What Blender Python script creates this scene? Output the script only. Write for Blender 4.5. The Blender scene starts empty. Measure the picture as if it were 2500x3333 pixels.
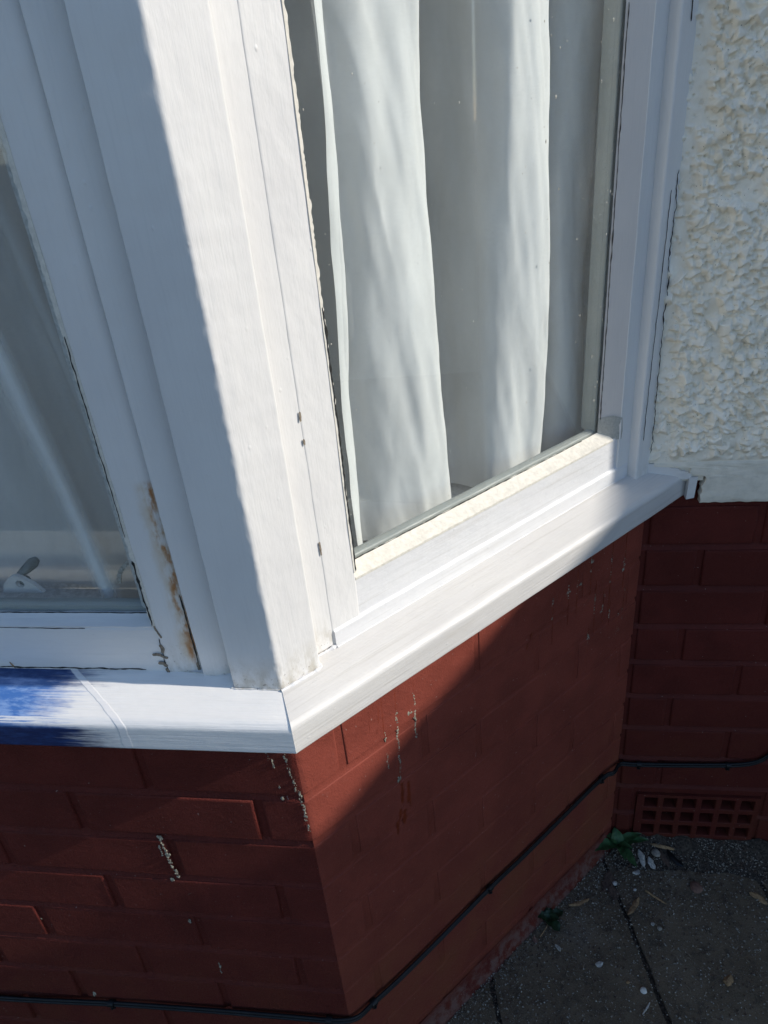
import bpy, bmesh, math, random
import numpy as np
from mathutils import Vector, Matrix, noise as mnoise
random.seed(7)
rng = np.random.default_rng(11)
S = bpy.context.scene
COL = S.collection
R = math.radians
A = 0.81857602                      # angle of the canted side of the bay to its front
CA, SA = math.cos(A), math.sin(A)
TH = math.tan(A / 2)                # mitre slope at the bay corner
DW = 0.456                          # depth of the main wall face behind the bay front
XI = DW / math.tan(A)               # x of the inner corner

# ------------------------------------------------------------------ camera
def look(yaw, pitch, roll):
    f = Vector((math.sin(yaw) * math.cos(pitch), math.cos(yaw) * math.cos(pitch), -math.sin(pitch)))
    r = Vector((math.cos(yaw), -math.sin(yaw), 0)); u = r.cross(f)
    c, s = math.cos(roll), math.sin(roll)
    return c * r + s * u, -s * r + c * u, f
r_, u_, f_ = look(-0.16293805, 0.50737554, -0.09622509)
cam = bpy.data.cameras.new('camera'); cam_o = bpy.data.objects.new('camera', cam); COL.objects.link(cam_o)
cam.sensor_fit = 'HORIZONTAL'; cam.sensor_width = 36.0; cam.lens = 36 * 2309.8 / 2500
cam.clip_start = 0.01; cam.clip_end = 600
cam_o.matrix_world = Matrix(((r_.x, u_.x, -f_.x, 0.19443719), (r_.y, u_.y, -f_.y, -0.48698133), (r_.z, u_.z, -f_.z, 0.54135132), (0, 0, 0, 1)))
S.camera = cam_o

# ------------------------------------------------------------------ light
EL, PHI = R(32.0), R(1.8)
W = bpy.data.worlds.new('World'); S.world = W; W.use_nodes = True
wn = W.node_tree; wn.nodes.clear()
sky = wn.nodes.new('ShaderNodeTexSky'); sky.sky_type = 'NISHITA'; sky.sun_disc = False
sky.sun_elevation = EL; sky.sun_rotation = R(90) + PHI
sky.air_density = 1.0; sky.dust_density = 0.3; sky.ozone_density = 3.6
bg = wn.nodes.new('ShaderNodeBackground'); bg.inputs[1].default_value = 0.125
wo = wn.nodes.new('ShaderNodeOutputWorld')
wn.links.new(sky.outputs[0], bg.inputs[0]); wn.links.new(bg.outputs[0], wo.inputs[0])
sun = bpy.data.lights.new('sun', 'SUN'); sun.energy = 3.55; sun.angle = R(0.53); sun.color = (1.0, 0.93, 0.83)
sun_o = bpy.data.objects.new('sun', sun); COL.objects.link(sun_o)
sd = Vector((math.cos(EL) * math.cos(PHI), -math.cos(EL) * math.sin(PHI), math.sin(EL)))
sun_o.rotation_euler = (-sd).to_track_quat('-Z', 'Y').to_euler(); sun_o.location = (4, -2, 4)
S.view_settings.view_transform = 'Standard'; S.view_settings.look = 'None'
S.view_settings.exposure = 0.37; S.view_settings.gamma = 1.0; S.view_settings.use_curve_mapping = False
S.cycles.max_bounces = 10; S.cycles.transparent_max_bounces = 16

# ------------------------------------------------------------------ node helper
class NT:
    def __init__(s, name):
        s.m = bpy.data.materials.new(name); s.m.use_nodes = True
        s.t = s.m.node_tree; s.t.nodes.clear()
        s.out = s.t.nodes.new('ShaderNodeOutputMaterial')
    def n(s, typ, **kw):
        nd = s.t.nodes.new(typ)
        for k, v in kw.items(): setattr(nd, k, v)
        return nd
    def set(s, sock, v):
        if v is None: return
        if isinstance(v, bpy.types.NodeSocket): s.t.links.new(v, sock)
        else: sock.default_value = v
    def math(s, op, a, b=None, c=None, clamp=False):
        nd = s.n('ShaderNodeMath', operation=op, use_clamp=clamp)
        for i, v in enumerate((a, b, c)):
            if v is not None: s.set(nd.inputs[i], v)
        return nd.outputs[0]
    def mix(s, f, a, b):
        nd = s.n('ShaderNodeMix', data_type='RGBA')
        s.set(nd.inputs[0], f)
        for i, v in ((6, a), (7, b)):
            if not isinstance(v, bpy.types.NodeSocket) and len(v) == 3: v = (*v, 1)
            s.set(nd.inputs[i], v)
        return nd.outputs[2]
    def coord(s, world=False, scale=(1, 1, 1), rot=(0, 0, 0), loc=(0, 0, 0)):
        c = s.n('ShaderNodeNewGeometry').outputs['Position'] if world else s.n('ShaderNodeTexCoord').outputs['Object']
        m = s.n('ShaderNodeMapping')
        m.inputs['Scale'].default_value = scale; m.inputs['Rotation'].default_value = rot; m.inputs['Location'].default_value = loc
        s.t.links.new(c, m.inputs[0]); return m.outputs[0]
    def xyz(s, v):
        nd = s.n('ShaderNodeSeparateXYZ'); s.t.links.new(v, nd.inputs[0]); return nd.outputs
    def noise(s, vec, scale, detail=4, rough=.55, dist=0.0):
        nd = s.n('ShaderNodeTexNoise'); s.t.links.new(vec, nd.inputs['Vector'])
        nd.inputs['Scale'].default_value = scale; nd.inputs['Detail'].default_value = detail
        nd.inputs['Roughness'].default_value = rough; nd.inputs['Distortion'].default_value = dist
        return nd.outputs[0]
    def voro(s, vec, scale, feature='F1'):
        nd = s.n('ShaderNodeTexVoronoi', feature=feature); s.t.links.new(vec, nd.inputs['Vector']); nd.inputs['Scale'].default_value = scale
        return nd
    def ss(s, v, lo, hi, a=0.0, b=1.0):
        if lo > hi: lo, hi, a, b = hi, lo, b, a
        nd = s.n('ShaderNodeMapRange', interpolation_type='SMOOTHSTEP')
        s.set(nd.inputs[0], v)
        for i, x in enumerate((lo, hi, a, b), 1): s.set(nd.inputs[i], x)
        return nd.outputs[0]
    def bump(s, h, strength, dist, prev=None):
        nd = s.n('ShaderNodeBump'); nd.inputs['Strength'].default_value = strength; nd.inputs['Distance'].default_value = dist
        s.t.links.new(h, nd.inputs['Height'])
        if prev is not None: s.t.links.new(prev, nd.inputs['Normal'])
        return nd.outputs[0]
    def pbr(s, col, rough=.5, normal=None, spec=.4, **kw):
        p = s.n('ShaderNodeBsdfPrincipled')
        if not isinstance(col, bpy.types.NodeSocket) and len(col) == 3: col = (*col, 1)
        s.set(p.inputs['Base Color'], col); s.set(p.inputs['Roughness'], rough)
        p.inputs['Specular IOR Level'].default_value = spec
        if normal is not None: s.t.links.new(normal, p.inputs['Normal'])
        for k, v in kw.items(): s.set(p.inputs[k], v)
        s.t.links.new(p.outputs[0], s.out.inputs[0]); return p

def stretch(axis, along, across):
    return (along, across, across) if axis == 'x' else (across, across, along)

def paint(name, axis, base=(.73, .72, .70), grain=.32, lump=.65, dirt=None, rust=None, thin=0.0, rough=.42):
    """brushed gloss paint on wood: strokes run along the axis; optional grime at the foot, rust streak, wood showing"""
    k = NT(name)
    st = k.noise(k.coord(scale=stretch(axis, 14, 420)), 1.0, 5, .6, .25)
    st2 = k.noise(k.coord(scale=stretch(axis, 5, 1100)), 1.0, 3, .6)
    lm = k.noise(k.coord(scale=stretch(axis, 40, 75)), 1.0, 3, .5)
    nv = k.voro(k.coord(scale=stretch(axis, 60, 85)), 1.0); nib = nv.outputs['Distance']
    nibs = k.math('MULTIPLY', k.ss(nib, .16, .0), k.ss(k.xyz(nv.outputs['Color'])[0], .72, .95))
    big = k.noise(k.coord(scale=stretch(axis, 5, 13)), 1.0, 4, .6)
    nb = k.bump(lm, lump * .5, .0035)
    nb = k.bump(st, grain * .5, .0012, nb)
    nb = k.bump(st2, grain * .35, .0005, nb)
    nb = k.bump(nibs, .35, .0012, nb)
    c = k.mix(k.ss(big, .35, .7), base, tuple(b * f for b, f in zip(base, (.93, .93, .94))))
    c = k.mix(k.math('MULTIPLY', k.ss(st, .5, .75), .13), c, (.52, .52, .5))
    if thin:
        g1 = k.noise(k.coord(scale=stretch(axis, 5, 300)), 1.0, 4, .6, .4)
        g2 = k.noise(k.coord(scale=stretch(axis, 9, 40)), 1.0, 4, .6, .4)
        c = k.mix(k.math('MULTIPLY', k.ss(g1, .5, .72), thin), c, (.40, .38, .34))
        c = k.mix(k.math('MULTIPLY', k.ss(g2, .55, .78), thin * .7), c, (.55, .50, .42))
    z = k.xyz(k.coord())[2]; x = k.xyz(k.coord())[0]
    if dirt:
        dn = k.noise(k.coord(scale=(90, 90, 45)), 1.0, 5, .65)
        m = k.math('MULTIPLY', k.ss(z, dirt[1], dirt[0]), k.ss(dn, .36, .66))
        c = k.mix(k.math('MULTIPLY', m, dirt[2]), c, (.42, .385, .31))
        sp = k.noise(k.coord(scale=(330, 330, 330)), 1.0, 3, .6)
        m2 = k.math('MULTIPLY', k.ss(z, dirt[1] - .01, dirt[0]), k.ss(sp, .63, .70))
        c = k.mix(k.math('MULTIPLY', m2, .8), c, (.16, .145, .12))
    if rust:
        wob = k.math('MULTIPLY_ADD', k.noise(k.coord(scale=(60, 60, 45)), 1.0, 4, .6), .014, -.007)
        lean = k.math('MULTIPLY_ADD', z, .0, rust[0])
        dx = k.math('ABSOLUTE', k.math('SUBTRACT', k.math('ADD', x, wob), lean))
        inz = k.math('MULTIPLY', k.ss(z, rust[1] - .01, rust[1] + .02), k.ss(z, rust[2] + .004, rust[2] - .006))
        rn = k.noise(k.coord(scale=(120, 120, 40)), 1.0, 5, .65)
        wide = k.math('MULTIPLY', k.math('MULTIPLY', k.ss(dx, .016, .002), inz), k.ss(rn, .30, .62))
        core = k.math('MULTIPLY', k.math('MULTIPLY', k.ss(dx, .0062, .0005), inz), k.ss(rn, .44, .62))
        c = k.mix(k.math('MULTIPLY', wide, .6), c, (.52, .38, .20))
        top = k.math('MULTIPLY', k.math('MULTIPLY', k.ss(z, rust[2] - .045, rust[2] - .01), inz), k.ss(dx, .005, .001))
        core = k.math('MAXIMUM', core, k.math('MULTIPLY', top, k.ss(rn, .36, .5)), clamp=True)
        c = k.mix(k.math('MULTIPLY', core, .9), c, (.38, .145, .025))
    rg = k.ss(st, .3, .8, rough - .08, rough + .1)
    k.pbr(c, rg, nb, .45)
    return k.m

M = {}
M['post'] = paint('white_gloss_post', 'z', dirt=(.068, .125, .85), grain=.35, lump=.45)
M['stile'] = paint('white_gloss_stile', 'z', dirt=(.07, .10, .4))
M['stile_front'] = paint('white_gloss_rusty', 'z', dirt=(.08, .14, .55), rust=(-.0862, .09, .292))
M['rail'] = paint('white_gloss_rail', 'x', grain=.55)
M['rail_side'] = paint('white_sanded_rail', 'x', base=(.70, .70, .70), grain=.6, thin=.28)
M['sill_side'] = paint('white_primed_sill', 'x', base=(.635, .62, .595), grain=.8, thin=.32, lump=.3)
M['inner_grey'] = paint('grey_inner_strip', 'x', base=(.33, .36, .35), grain=.8, thin=.3)

def sill_front_mat():
    k = NT('white_and_blue_sill')
    v = k.coord(); x, y, z = k.xyz(v)
    st = k.noise(k.coord(scale=(9, 330, 330)), 1.0, 5, .62, .3)
    st2 = k.noise(k.coord(scale=(5, 1000, 1000)), 1.0, 3, .6)
    fine = k.noise(k.coord(scale=(16, 420, 420)), 1.0, 6, .75, .2)
    big = k.noise(k.coord(scale=(30, 60, 60)), 1.0, 3, .6)
    lm = k.noise(k.coord(scale=(40, 75, 75)), 1.0, 3, .5)
    nb = k.bump(lm, .2, .003); nb = k.bump(st, .5, .0013, nb); nb = k.bump(st2, .3, .0005, nb)
    white = k.mix(k.math('MULTIPLY', k.ss(st, .5, .75), .2), (.83, .815, .785), (.62, .6, .57))
    # brush boundary between the blue old paint and the white new paint
    face = k.ss(z, .060, .054)                       # 1 on the nosing face
    back = k.ss(y, -.004, .002)                      # 1 on the strip at the back
    edge = k.math('ADD', -.232, k.math('ADD', k.math('MULTIPLY', face, .045), k.math('MULTIPLY', back, .022)))
    rag = k.math('ADD', k.math('MULTIPLY_ADD', fine, .11, -.055), k.math('MULTIPLY_ADD', big, .05, -.025))
    d = k.math('SUBTRACT', k.math('ADD', x, rag), edge)
    blue = k.ss(d, .034, -.026)
    thinb = k.math('MULTIPLY', k.ss(d, .085, -.01), k.ss(k.noise(k.coord(scale=(22, 700, 700)), 1.0, 4, .7), .44, .68))
    amount = k.math('MAXIMUM', blue, k.math('MULTIPLY', thinb, k.math('MULTIPLY_ADD', face, .35, .16)), clamp=True)
    worn = k.ss(k.noise(k.coord(scale=(60, 150, 150)), 1.0, 5, .65), .42, .66)
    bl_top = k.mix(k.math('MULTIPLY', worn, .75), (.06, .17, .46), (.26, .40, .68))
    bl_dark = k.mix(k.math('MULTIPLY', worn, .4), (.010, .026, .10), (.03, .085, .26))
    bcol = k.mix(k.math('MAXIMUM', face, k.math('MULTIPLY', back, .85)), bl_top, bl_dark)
    lip = k.math('MULTIPLY', k.math('MULTIPLY', k.ss(z, .0575, .060), k.ss(y, -.030, -.034)), k.ss(fine, .38, .55))
    amount = k.math('MULTIPLY', amount, k.math('SUBTRACT', 1.0, k.math('MULTIPLY', lip, .9)))
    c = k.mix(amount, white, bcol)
    # filler line of the scarf joint
    line = k.math('ABSOLUTE', k.math('ADD', k.math('ADD', x, .150), k.math('ADD', k.math('MULTIPLY', y, -1.25) if False else k.math('MULTIPLY', y, 1.25), k.math('MULTIPLY_ADD', lm, .006, .044))))
    lm_ = k.ss(line, .0055, .0035)
    c = k.mix(k.math('MULTIPLY', lm_, .8), c, (.80, .79, .78))
    nb = k.bump(lm_, .5, .0008, nb)
    k.pbr(c, .4, nb, .45); return k.m
M['sill_front'] = sill_front_mat()

def red_mat(name='red_paint_shaded', base=(.122, .023, .017), rub=.6, dusty=False, sat=1.0):
    k = NT(name)
    v = k.coord(world=True)
    n1 = k.noise(v, 14, 4, .6); n2 = k.noise(v, 420, 4, .7); n3 = k.noise(v, 90, 4, .6); n4 = k.noise(v, 1500, 2, .6)
    z = k.xyz(v)[2]
    c = k.mix(k.ss(n1, .3, .7), tuple(b * .86 for b in base), tuple(b * 1.12 for b in base))
    c = k.mix(k.math('MULTIPLY', k.ss(n3, .58, .78), .4), c, (base[0] * 1.15, base[1] * 1.5, base[2] * 1.7))
    c = k.mix(k.math('MULTIPLY', k.math('MULTIPLY', k.ss(z, -.28, -.56), k.ss(n1, .35, .7)), .55), c, (base[0] * .8, base[1] * 1.25, base[2] * .8))
    sp = k.ss(k.noise(v, 230, 2, .5), .735, .76)
    c = k.mix(k.math('MULTIPLY', sp, .5), c, (.45, .36, .32))
    if dusty:
        m = k.math('MULTIPLY', k.ss(z, -.690, -.722), k.ss(k.noise(v, 60, 5, .7), .38, .62))
        c = k.mix(k.math('MULTIPLY', m, .55), c, (.20, .14, .12))
    nb = k.bump(n3, .5 * rub, .003); nb = k.bump(n2, .8 * rub, .0013, nb); nb = k.bump(n4, .6 * rub, .0005, nb)
    nb = k.bump(k.ss(k.noise(v, 160, 3, .6), .66, .72), .35 * rub, -.0012, nb)
    k.pbr(c, k.ss(n2, .3, .7, .5, .7), nb, .16); return k.m
M['red'] = red_mat(rub=1.7)  # front red kept darker: its deeper shade is put into the colour
M['red_smooth'] = red_mat('red_paint_thick_sunlit', base=(.205, .048, .033), rub=.7)  # lighter copy of the same red for the sunlit canted side
M['red_main'] = red_mat('red_paint_deep_shade', base=(.098, .018, .014), rub=.8)  # darkest copy of the same red, shade of the house wall in the colour
M['red_dusty'] = red_mat('red_paint_dusty', rub=.9, dusty=True)

def simple(name, col, rough=.6, nscale=200, var=.2, bstr=.3, bdist=.001, world=True, spec=.4):
    k = NT(name); v = k.coord(world=world)
    n1 = k.noise(v, nscale, 5, .65)
    c = k.mix(k.ss(n1, .3, .7), tuple(x * (1 - var) for x in col), tuple(min(1, x * (1 + var)) for x in col))
    k.pbr(c, rough, k.bump(n1, bstr, bdist), spec); return k.m
def render_mat(name, base):
    k = NT(name); v = k.coord(world=True)
    n1 = k.noise(v, 25, 5, .6); n2 = k.noise(v, 500, 4, .65); n3 = k.noise(v, 120, 4, .6)
    c = k.mix(k.ss(n1, .35, .7), base, tuple(b * f for b, f in zip(base, (.9, .88, .84))))
    pits = k.ss(k.noise(v, 300, 2, .5), .70, .74)
    c = k.mix(k.math('MULTIPLY', pits, .7), c, (.13, .11, .085))
    c = k.mix(k.math('MULTIPLY', k.ss(n3, .6, .75), .25), c, (.40, .36, .29))
    nb = k.bump(n3, .25, .002); nb = k.bump(n2, .3, .0007, nb)
    k.pbr(c, .6, nb, .35); return k.m
M['render'] = render_mat('cream_masonry_paint', (.91, .85, .73))
def band_mat():
    k = NT('cream_band_paint'); v = k.coord(world=True)
    h = k.noise(k.coord(world=True, scale=(40, 40, 420)), 1.0, 5, .6, .3); n3 = k.noise(v, 60, 4, .6)
    c = k.mix(k.ss(n3, .35, .7), (.80, .75, .64), (.70, .66, .56))
    c = k.mix(k.math('MULTIPLY', k.ss(h, .58, .75), .3), c, (.3, .28, .24))
    nb = k.bump(n3, .4, .004); nb = k.bump(h, .35, .0015, nb)
    k.pbr(c, .6, nb, .35); return k.m
M['band'] = band_mat()
M['putty'] = simple('cream_putty', (.68, .65, .575), .8, 170, .10, .4, .001, spec=.2)
M['putty_old'] = simple('grey_old_putty', (.36, .355, .33), .8, 300, .35, .6, .001)
M['putty_jamb'] = paint('beige_putty_paint', 'z', base=(.66, .62, .585), grain=.3, lump=.25)
M['patch'] = simple('bare_primer_patch', (.40, .395, .36), .7, 300, .15, .3, .0006)
M['crack'] = simple('dark_crack', (.025, .024, .022), .9)
M['bare_wood'] = simple('weathered_wood', (.20, .165, .125), .85, 350, .35, .5, .001)
M['black'] = simple('black_cable_sheath', (.010, .011, .012), .42, 80, .3, .15, .0005, spec=.3)
M['drip_dry'] = simple('pale_drip_crust', (.27, .255, .20), .8, 500, .45, .7, .001)
M['drip_red'] = simple('dark_red_run', (.165, .028, .011), .35, 200, .2, .2, .0004, spec=.3)
M['steel'] = simple('dull_metal', (.20, .22, .21), .4, 80, .3, .2, .0005)
M['room'] = simple('room_plaster', (.20, .19, .18), .9)
M['room_white'] = simple('inner_white_paint', (.60, .61, .60), .5)
M['slab'] = None
M['green'] = simple('weed_leaf', (.040, .105, .035), .45, 60, .35, .4, .002)
M['dark_green'] = simple('ivy_leaf', (.018, .042, .016), .45, 60, .3, .4, .002)
M['chip'] = simple('wood_chip', (.30, .19, .095), .8, 220, .4, .5, .001)
M['chip_dark'] = simple('bark_chip', (.085, .055, .040), .85, 220, .4, .5, .001)
M['flake'] = simple('paint_flake', (.46, .44, .39), .8, 260, .4, .6, .001, spec=.1)
M['stone'] = simple('grey_stone', (.27, .245, .205), .8, 200, .3, .5, .001)
M['rust_stone'] = simple('brown_stone', (.19, .105, .075), .8, 200, .3, .5, .001)
M['dirt'] = simple('dark_soil', (.070, .057, .045), .95, 240, .6, .9, .004, spec=.1)
M['felt'] = simple('roof_felt', (.06, .06, .065), .9, 90, .3)

def slab_mat():
    k = NT('grey_concrete_slab'); v = k.coord(world=True)
    n1 = k.noise(v, 9, 5, .65); n2 = k.noise(v, 320, 5, .7); n3 = k.noise(v, 45, 5, .65)
    c = k.mix(k.ss(n1, .3, .7), (.140, .105, .068), (.215, .165, .108))
    c = k.mix(k.math('MULTIPLY', k.ss(n3, .5, .72), .6), c, (.055, .048, .040))
    vo = k.voro(v, 260); spk = k.ss(vo.outputs['Distance'], .28, .16)
    rsel = k.ss(k.xyz(vo.outputs['Color'])[0], .70, .78)
    c = k.mix(k.math('MULTIPLY', k.math('MULTIPLY', spk, rsel), .8), c, (.22, .20, .175))
    vo2 = k.voro(v, 480); spk2 = k.ss(vo2.outputs['Distance'], .3, .15)
    c = k.mix(k.math('MULTIPLY', k.math('MULTIPLY', spk2, k.ss(k.xyz(vo2.outputs['Color'])[1], .8, .9)), .8), c, (.012, .012, .012))
    stain = k.math('MULTIPLY', k.ss(n1, .60, .70), .22)
    c = k.mix(stain, c, (.2, .18, .16)); gr = k.noise(v, 900, 3, .7)
    c = k.mix(k.math('MULTIPLY', k.ss(gr, .5, .72), .6), c, (.03, .027, .023)); c = k.mix(k.math('MULTIPLY', k.ss(gr, .46, .3), .45), c, (.27, .24, .2))
    nb = k.bump(n3, .5, .004); nb = k.bump(n2, .8, .002, nb); nb = k.bump(spk, .4, .001, nb)
    k.pbr(c, .9, nb, .12); return k.m
M['slab'] = slab_mat()
M['straw'] = simple('dry_straw', (.24, .19, .13), .8)

def glass_mat():
    k = NT('window_glass')
    fr = k.n('ShaderNodeFresnel'); bf = k.n('ShaderNodeNewGeometry').outputs['Backfacing']; k.set(fr.inputs[0], k.math('MULTIPLY_ADD', bf, 1 / 1.5 - 1.5, 1.5))
    tr = k.n('ShaderNodeBsdfTransparent'); tr.inputs[0].default_value = (.972, .982, .978, 1)
    gl = k.n('ShaderNodeBsdfGlossy'); gl.inputs['Roughness'].default_value = 0.02; gl.inputs[0].default_value = (1, 1, 1, 1)
    mx = k.n('ShaderNodeMixShader'); k.t.links.new(fr.outputs[0], mx.inputs[0]); k.t.links.new(tr.outputs[0], mx.inputs[1]); k.t.links.new(gl.outputs[0], mx.inputs[2])
    df = k.n('ShaderNodeBsdfDiffuse'); df.inputs[0].default_value = (.6, .62, .62, 1)
    dn = k.noise(k.coord(scale=(18, 18, 9)), 1.0, 5, .65)
    d2 = k.ss(k.noise(k.coord(scale=(420, 420, 300)), 1.0, 3, .7), .62, .8)
    film = k.math('ADD', k.ss(dn, .35, .8, .016, .040), k.math('MULTIPLY', d2, .05))
    m2 = k.n('ShaderNodeMixShader'); k.t.links.new(film, m2.inputs[0]); k.t.links.new(mx.outputs[0], m2.inputs[1]); k.t.links.new(df.outputs[0], m2.inputs[2])
    k.t.links.new(m2.outputs[0], k.out.inputs[0]); return k.m
M['glass'] = glass_mat()

def voile_mat(name, col, clear):
    k = NT(name)
    w = k.noise(k.coord(scale=(150, 150, 2600)), 1.0, 2, .5)
    cl = k.noise(k.coord(scale=(22, 22, 7)), 1.0, 5, .6, .5)
    c = k.mix(k.ss(cl, .35, .7), col, tuple(x * .88 for x in col))
    c = k.mix(k.math('MULTIPLY', k.ss(w, .45, .7), .25), c, tuple(x * .75 for x in col))
    nb = k.bump(cl, .3, .004); nb = k.bump(w, .15, .0004, nb)
    df = k.n('ShaderNodeBsdfDiffuse'); k.set(df.inputs[0], c); k.t.links.new(nb, df.inputs['Normal'])
    tl = k.n('ShaderNodeBsdfTranslucent'); k.set(tl.inputs[0], c); k.t.links.new(nb, tl.inputs['Normal'])
    tp = k.n('ShaderNodeBsdfTransparent')
    m1 = k.n('ShaderNodeMixShader'); m1.inputs[0].default_value = .06
    k.t.links.new(df.outputs[0], m1.inputs[1]); k.t.links.new(tl.outputs[0], m1.inputs[2])
    m2 = k.n('ShaderNodeMixShader')
    if clear is None: k.t.links.new(k.n('ShaderNodeAttribute', attribute_name='clear').outputs['Fac'], m2.inputs[0])
    else: m2.inputs[0].default_value = clear
    k.t.links.new(m1.outputs[0], m2.inputs[1]); k.t.links.new(tp.outputs[0], m2.inputs[2])
    k.t.links.new(m2.outputs[0], k.out.inputs[0]); return k.m
M['voile'] = voile_mat('white_voile', (.89, .905, .90), None)
M['voile_hem'] = voile_mat('white_voile_hem', (.90, .92, .91), .03)
M['voile_front'] = voile_mat('white_voile_sheer', (.85, .835, .80), .22)

# ------------------------------------------------------------------ object helpers
def thing(name, label, cat, loc=(0, 0, 0), rz=0.0, group=None):
    o = bpy.data.objects.new(name, None); COL.objects.link(o)
    o.empty_display_size = .05; o.location = loc; o.rotation_euler = (0, 0, rz)
    o['label'] = label; o['category'] = cat
    if group: o['group'] = group
    return o
def link(name, me, m, parent=None, loc=(0, 0, 0), rot=(0, 0, 0), kind=None, label=None, cat=None, group=None):
    if m is not None and not me.materials: me.materials.append(m)
    o = bpy.data.objects.new(name, me); COL.objects.link(o)
    o.location = loc; o.rotation_euler = rot
    if parent is not None: o.parent = parent
    if kind: o['kind'] = kind
    if label: o['label'] = label
    if cat: o['category'] = cat
    if group: o['group'] = group
    return o
def mesh(name, V, F, smooth=None):
    me = bpy.data.meshes.new(name); me.from_pydata([tuple(v) for v in V], [], F); me.update()
    bm = bmesh.new(); bm.from_mesh(me); bmesh.ops.recalc_face_normals(bm, faces=bm.faces); bm.to_mesh(me); bm.free()
    if smooth is not None:
        me.shade_smooth(); me.set_sharp_from_angle(angle=R(smooth))
    return me
def fillet(P, r, seg=3):
    out = []; n = len(P)
    for i, p in enumerate(P):
        rr = r[i] if isinstance(r, (list, tuple)) else r
        a, b = Vector(P[i - 1]), Vector(P[(i + 1) % n]); p = Vector(p)
        if rr <= 0: out.append(tuple(p)); continue
        d1, d2 = (a - p), (b - p); rr = min(rr, d1.length * .45, d2.length * .45)
        q1, q2 = p + d1.normalized() * rr, p + d2.normalized() * rr
        g = min(.0012, rr * .5)
        if d1.length > rr * 4.2: out.append(tuple(q1 + d1.normalized() * g * 2))
        if d1.length > rr * 2.6: out.append(tuple(q1 + d1.normalized() * g))
        for j in range(seg + 1):
            t = j / seg
            out.append(tuple((1 - t) ** 2 * q1 + 2 * t * (1 - t) * p + t * t * q2))
        if d2.length > rr * 2.6: out.append(tuple(q2 + d2.normalized() * g))
        if d2.length > rr * 4.2: out.append(tuple(q2 + d2.normalized() * g * 2))
    return out
def wob(v, amp, fr):
    if not amp: return v
    w = mnoise.noise_vector(v * fr); w2 = mnoise.noise_vector(v * fr * 4.3 + Vector((7, 3, 1)))
    return v + (w + w2 * .4) * amp
def sweep_x(name, prof, x0, x1, n=40, amp=.0004, fr=22, k0=0.0, k1=0.0, smooth=50):
    """profile (y,z) swept along x; ends slope with y: x = x0 + k0*y"""
    V = []; F = []; m = len(prof)
    for i in range(n + 1):
        t = i / n
        for (y, z) in prof:
            a = x0 + k0 * y; b = x1 + k1 * y
            V.append(wob(Vector((a + (b - a) * t, y, z)), amp, fr))
    for i in range(n):
        for j in range(m):
            F.append((i * m + j, i * m + (j + 1) % m, (i + 1) * m + (j + 1) % m, (i + 1) * m + j))
    F.append(tuple(range(m))); F.append(tuple(range(n * m, n * m + m)))
    return mesh(name, V, F, smooth)
def sweep_z(name, prof, z0, z1, n=60, amp=.0004, fr=22, smooth=50):
    V = []; F = []; m = len(prof)
    for i in range(n + 1):
        t = (i / n) ** 1.3
        for (x, y) in prof: V.append(wob(Vector((x, y, z0 + (z1 - z0) * t)), amp, fr))
    for i in range(n):
        for j in range(m):
            F.append((i * m + j, i * m + (j + 1) % m, (i + 1) * m + (j + 1) % m, (i + 1) * m + j))
    F.append(tuple(range(m))); F.append(tuple(range(n * m, n * m + m)))
    return mesh(name, V, F, smooth)
def box(name, x0, y0, z0, x1, y1, z1):
    V = [(x, y, z) for x in (x0, x1) for y in (y0, y1) for z in (z0, z1)]
    F = [(0, 1, 3, 2), (4, 6, 7, 5), (0, 4, 5, 1), (2, 3, 7, 6), (0, 2, 6, 4), (1, 5, 7, 3)]
    return mesh(name, V, F)
def tube(name, pts, r, seg=8, smooth=60):
    pts = [Vector(p) for p in pts]; V = []; F = []
    for i, p in enumerate(pts):
        d = (pts[min(i + 1, len(pts) - 1)] - pts[max(i - 1, 0)]).normalized()
        a = d.cross(Vector((0, 0, 1)));
        if a.length < 1e-4: a = Vector((1, 0, 0))
        a.normalize(); b = d.cross(a)
        rr = r[i] if isinstance(r, (list, tuple)) else r
        for j in range(seg):
            t = 2 * math.pi * j / seg; V.append(p + (a * math.cos(t) + b * math.sin(t)) * rr)
    for i in range(len(pts) - 1):
        for j in range(seg): F.append((i * seg + j, i * seg + (j + 1) % seg, (i + 1) * seg + (j + 1) % seg, (i + 1) * seg + j))
    F.append(tuple(range(seg))); F.append(tuple(range((len(pts) - 1) * seg, len(pts) * seg)))
    return mesh(name, V, F, smooth)
def spline(P, n):
    P = [Vector(p) for p in P]; out = []
    Q = [P[0] * 2 - P[1]] + P + [P[-1] * 2 - P[-2]]
    for i in range(1, len(Q) - 2):
        for j in range(n):
            t = j / n; a, b, c, d = Q[i - 1], Q[i], Q[i + 1], Q[i + 2]
            out.append(.5 * ((2 * b) + (c - a) * t + (2 * a - 5 * b + 4 * c - d) * t * t + (3 * b - a - 3 * c + d) * t ** 3))
    out.append(P[-1]); return out
def merge(name, parts, smooth=None):
    V = []; F = []
    for v, f in parts:
        o = len(V); V += [tuple(p) for p in v]; F += [tuple(i + o for i in q) for q in f]
    me = bpy.data.meshes.new(name); me.from_pydata(V, [], F); me.update()
    if smooth is not None: me.shade_smooth(); me.set_sharp_from_angle(angle=R(smooth))
    return me

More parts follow.
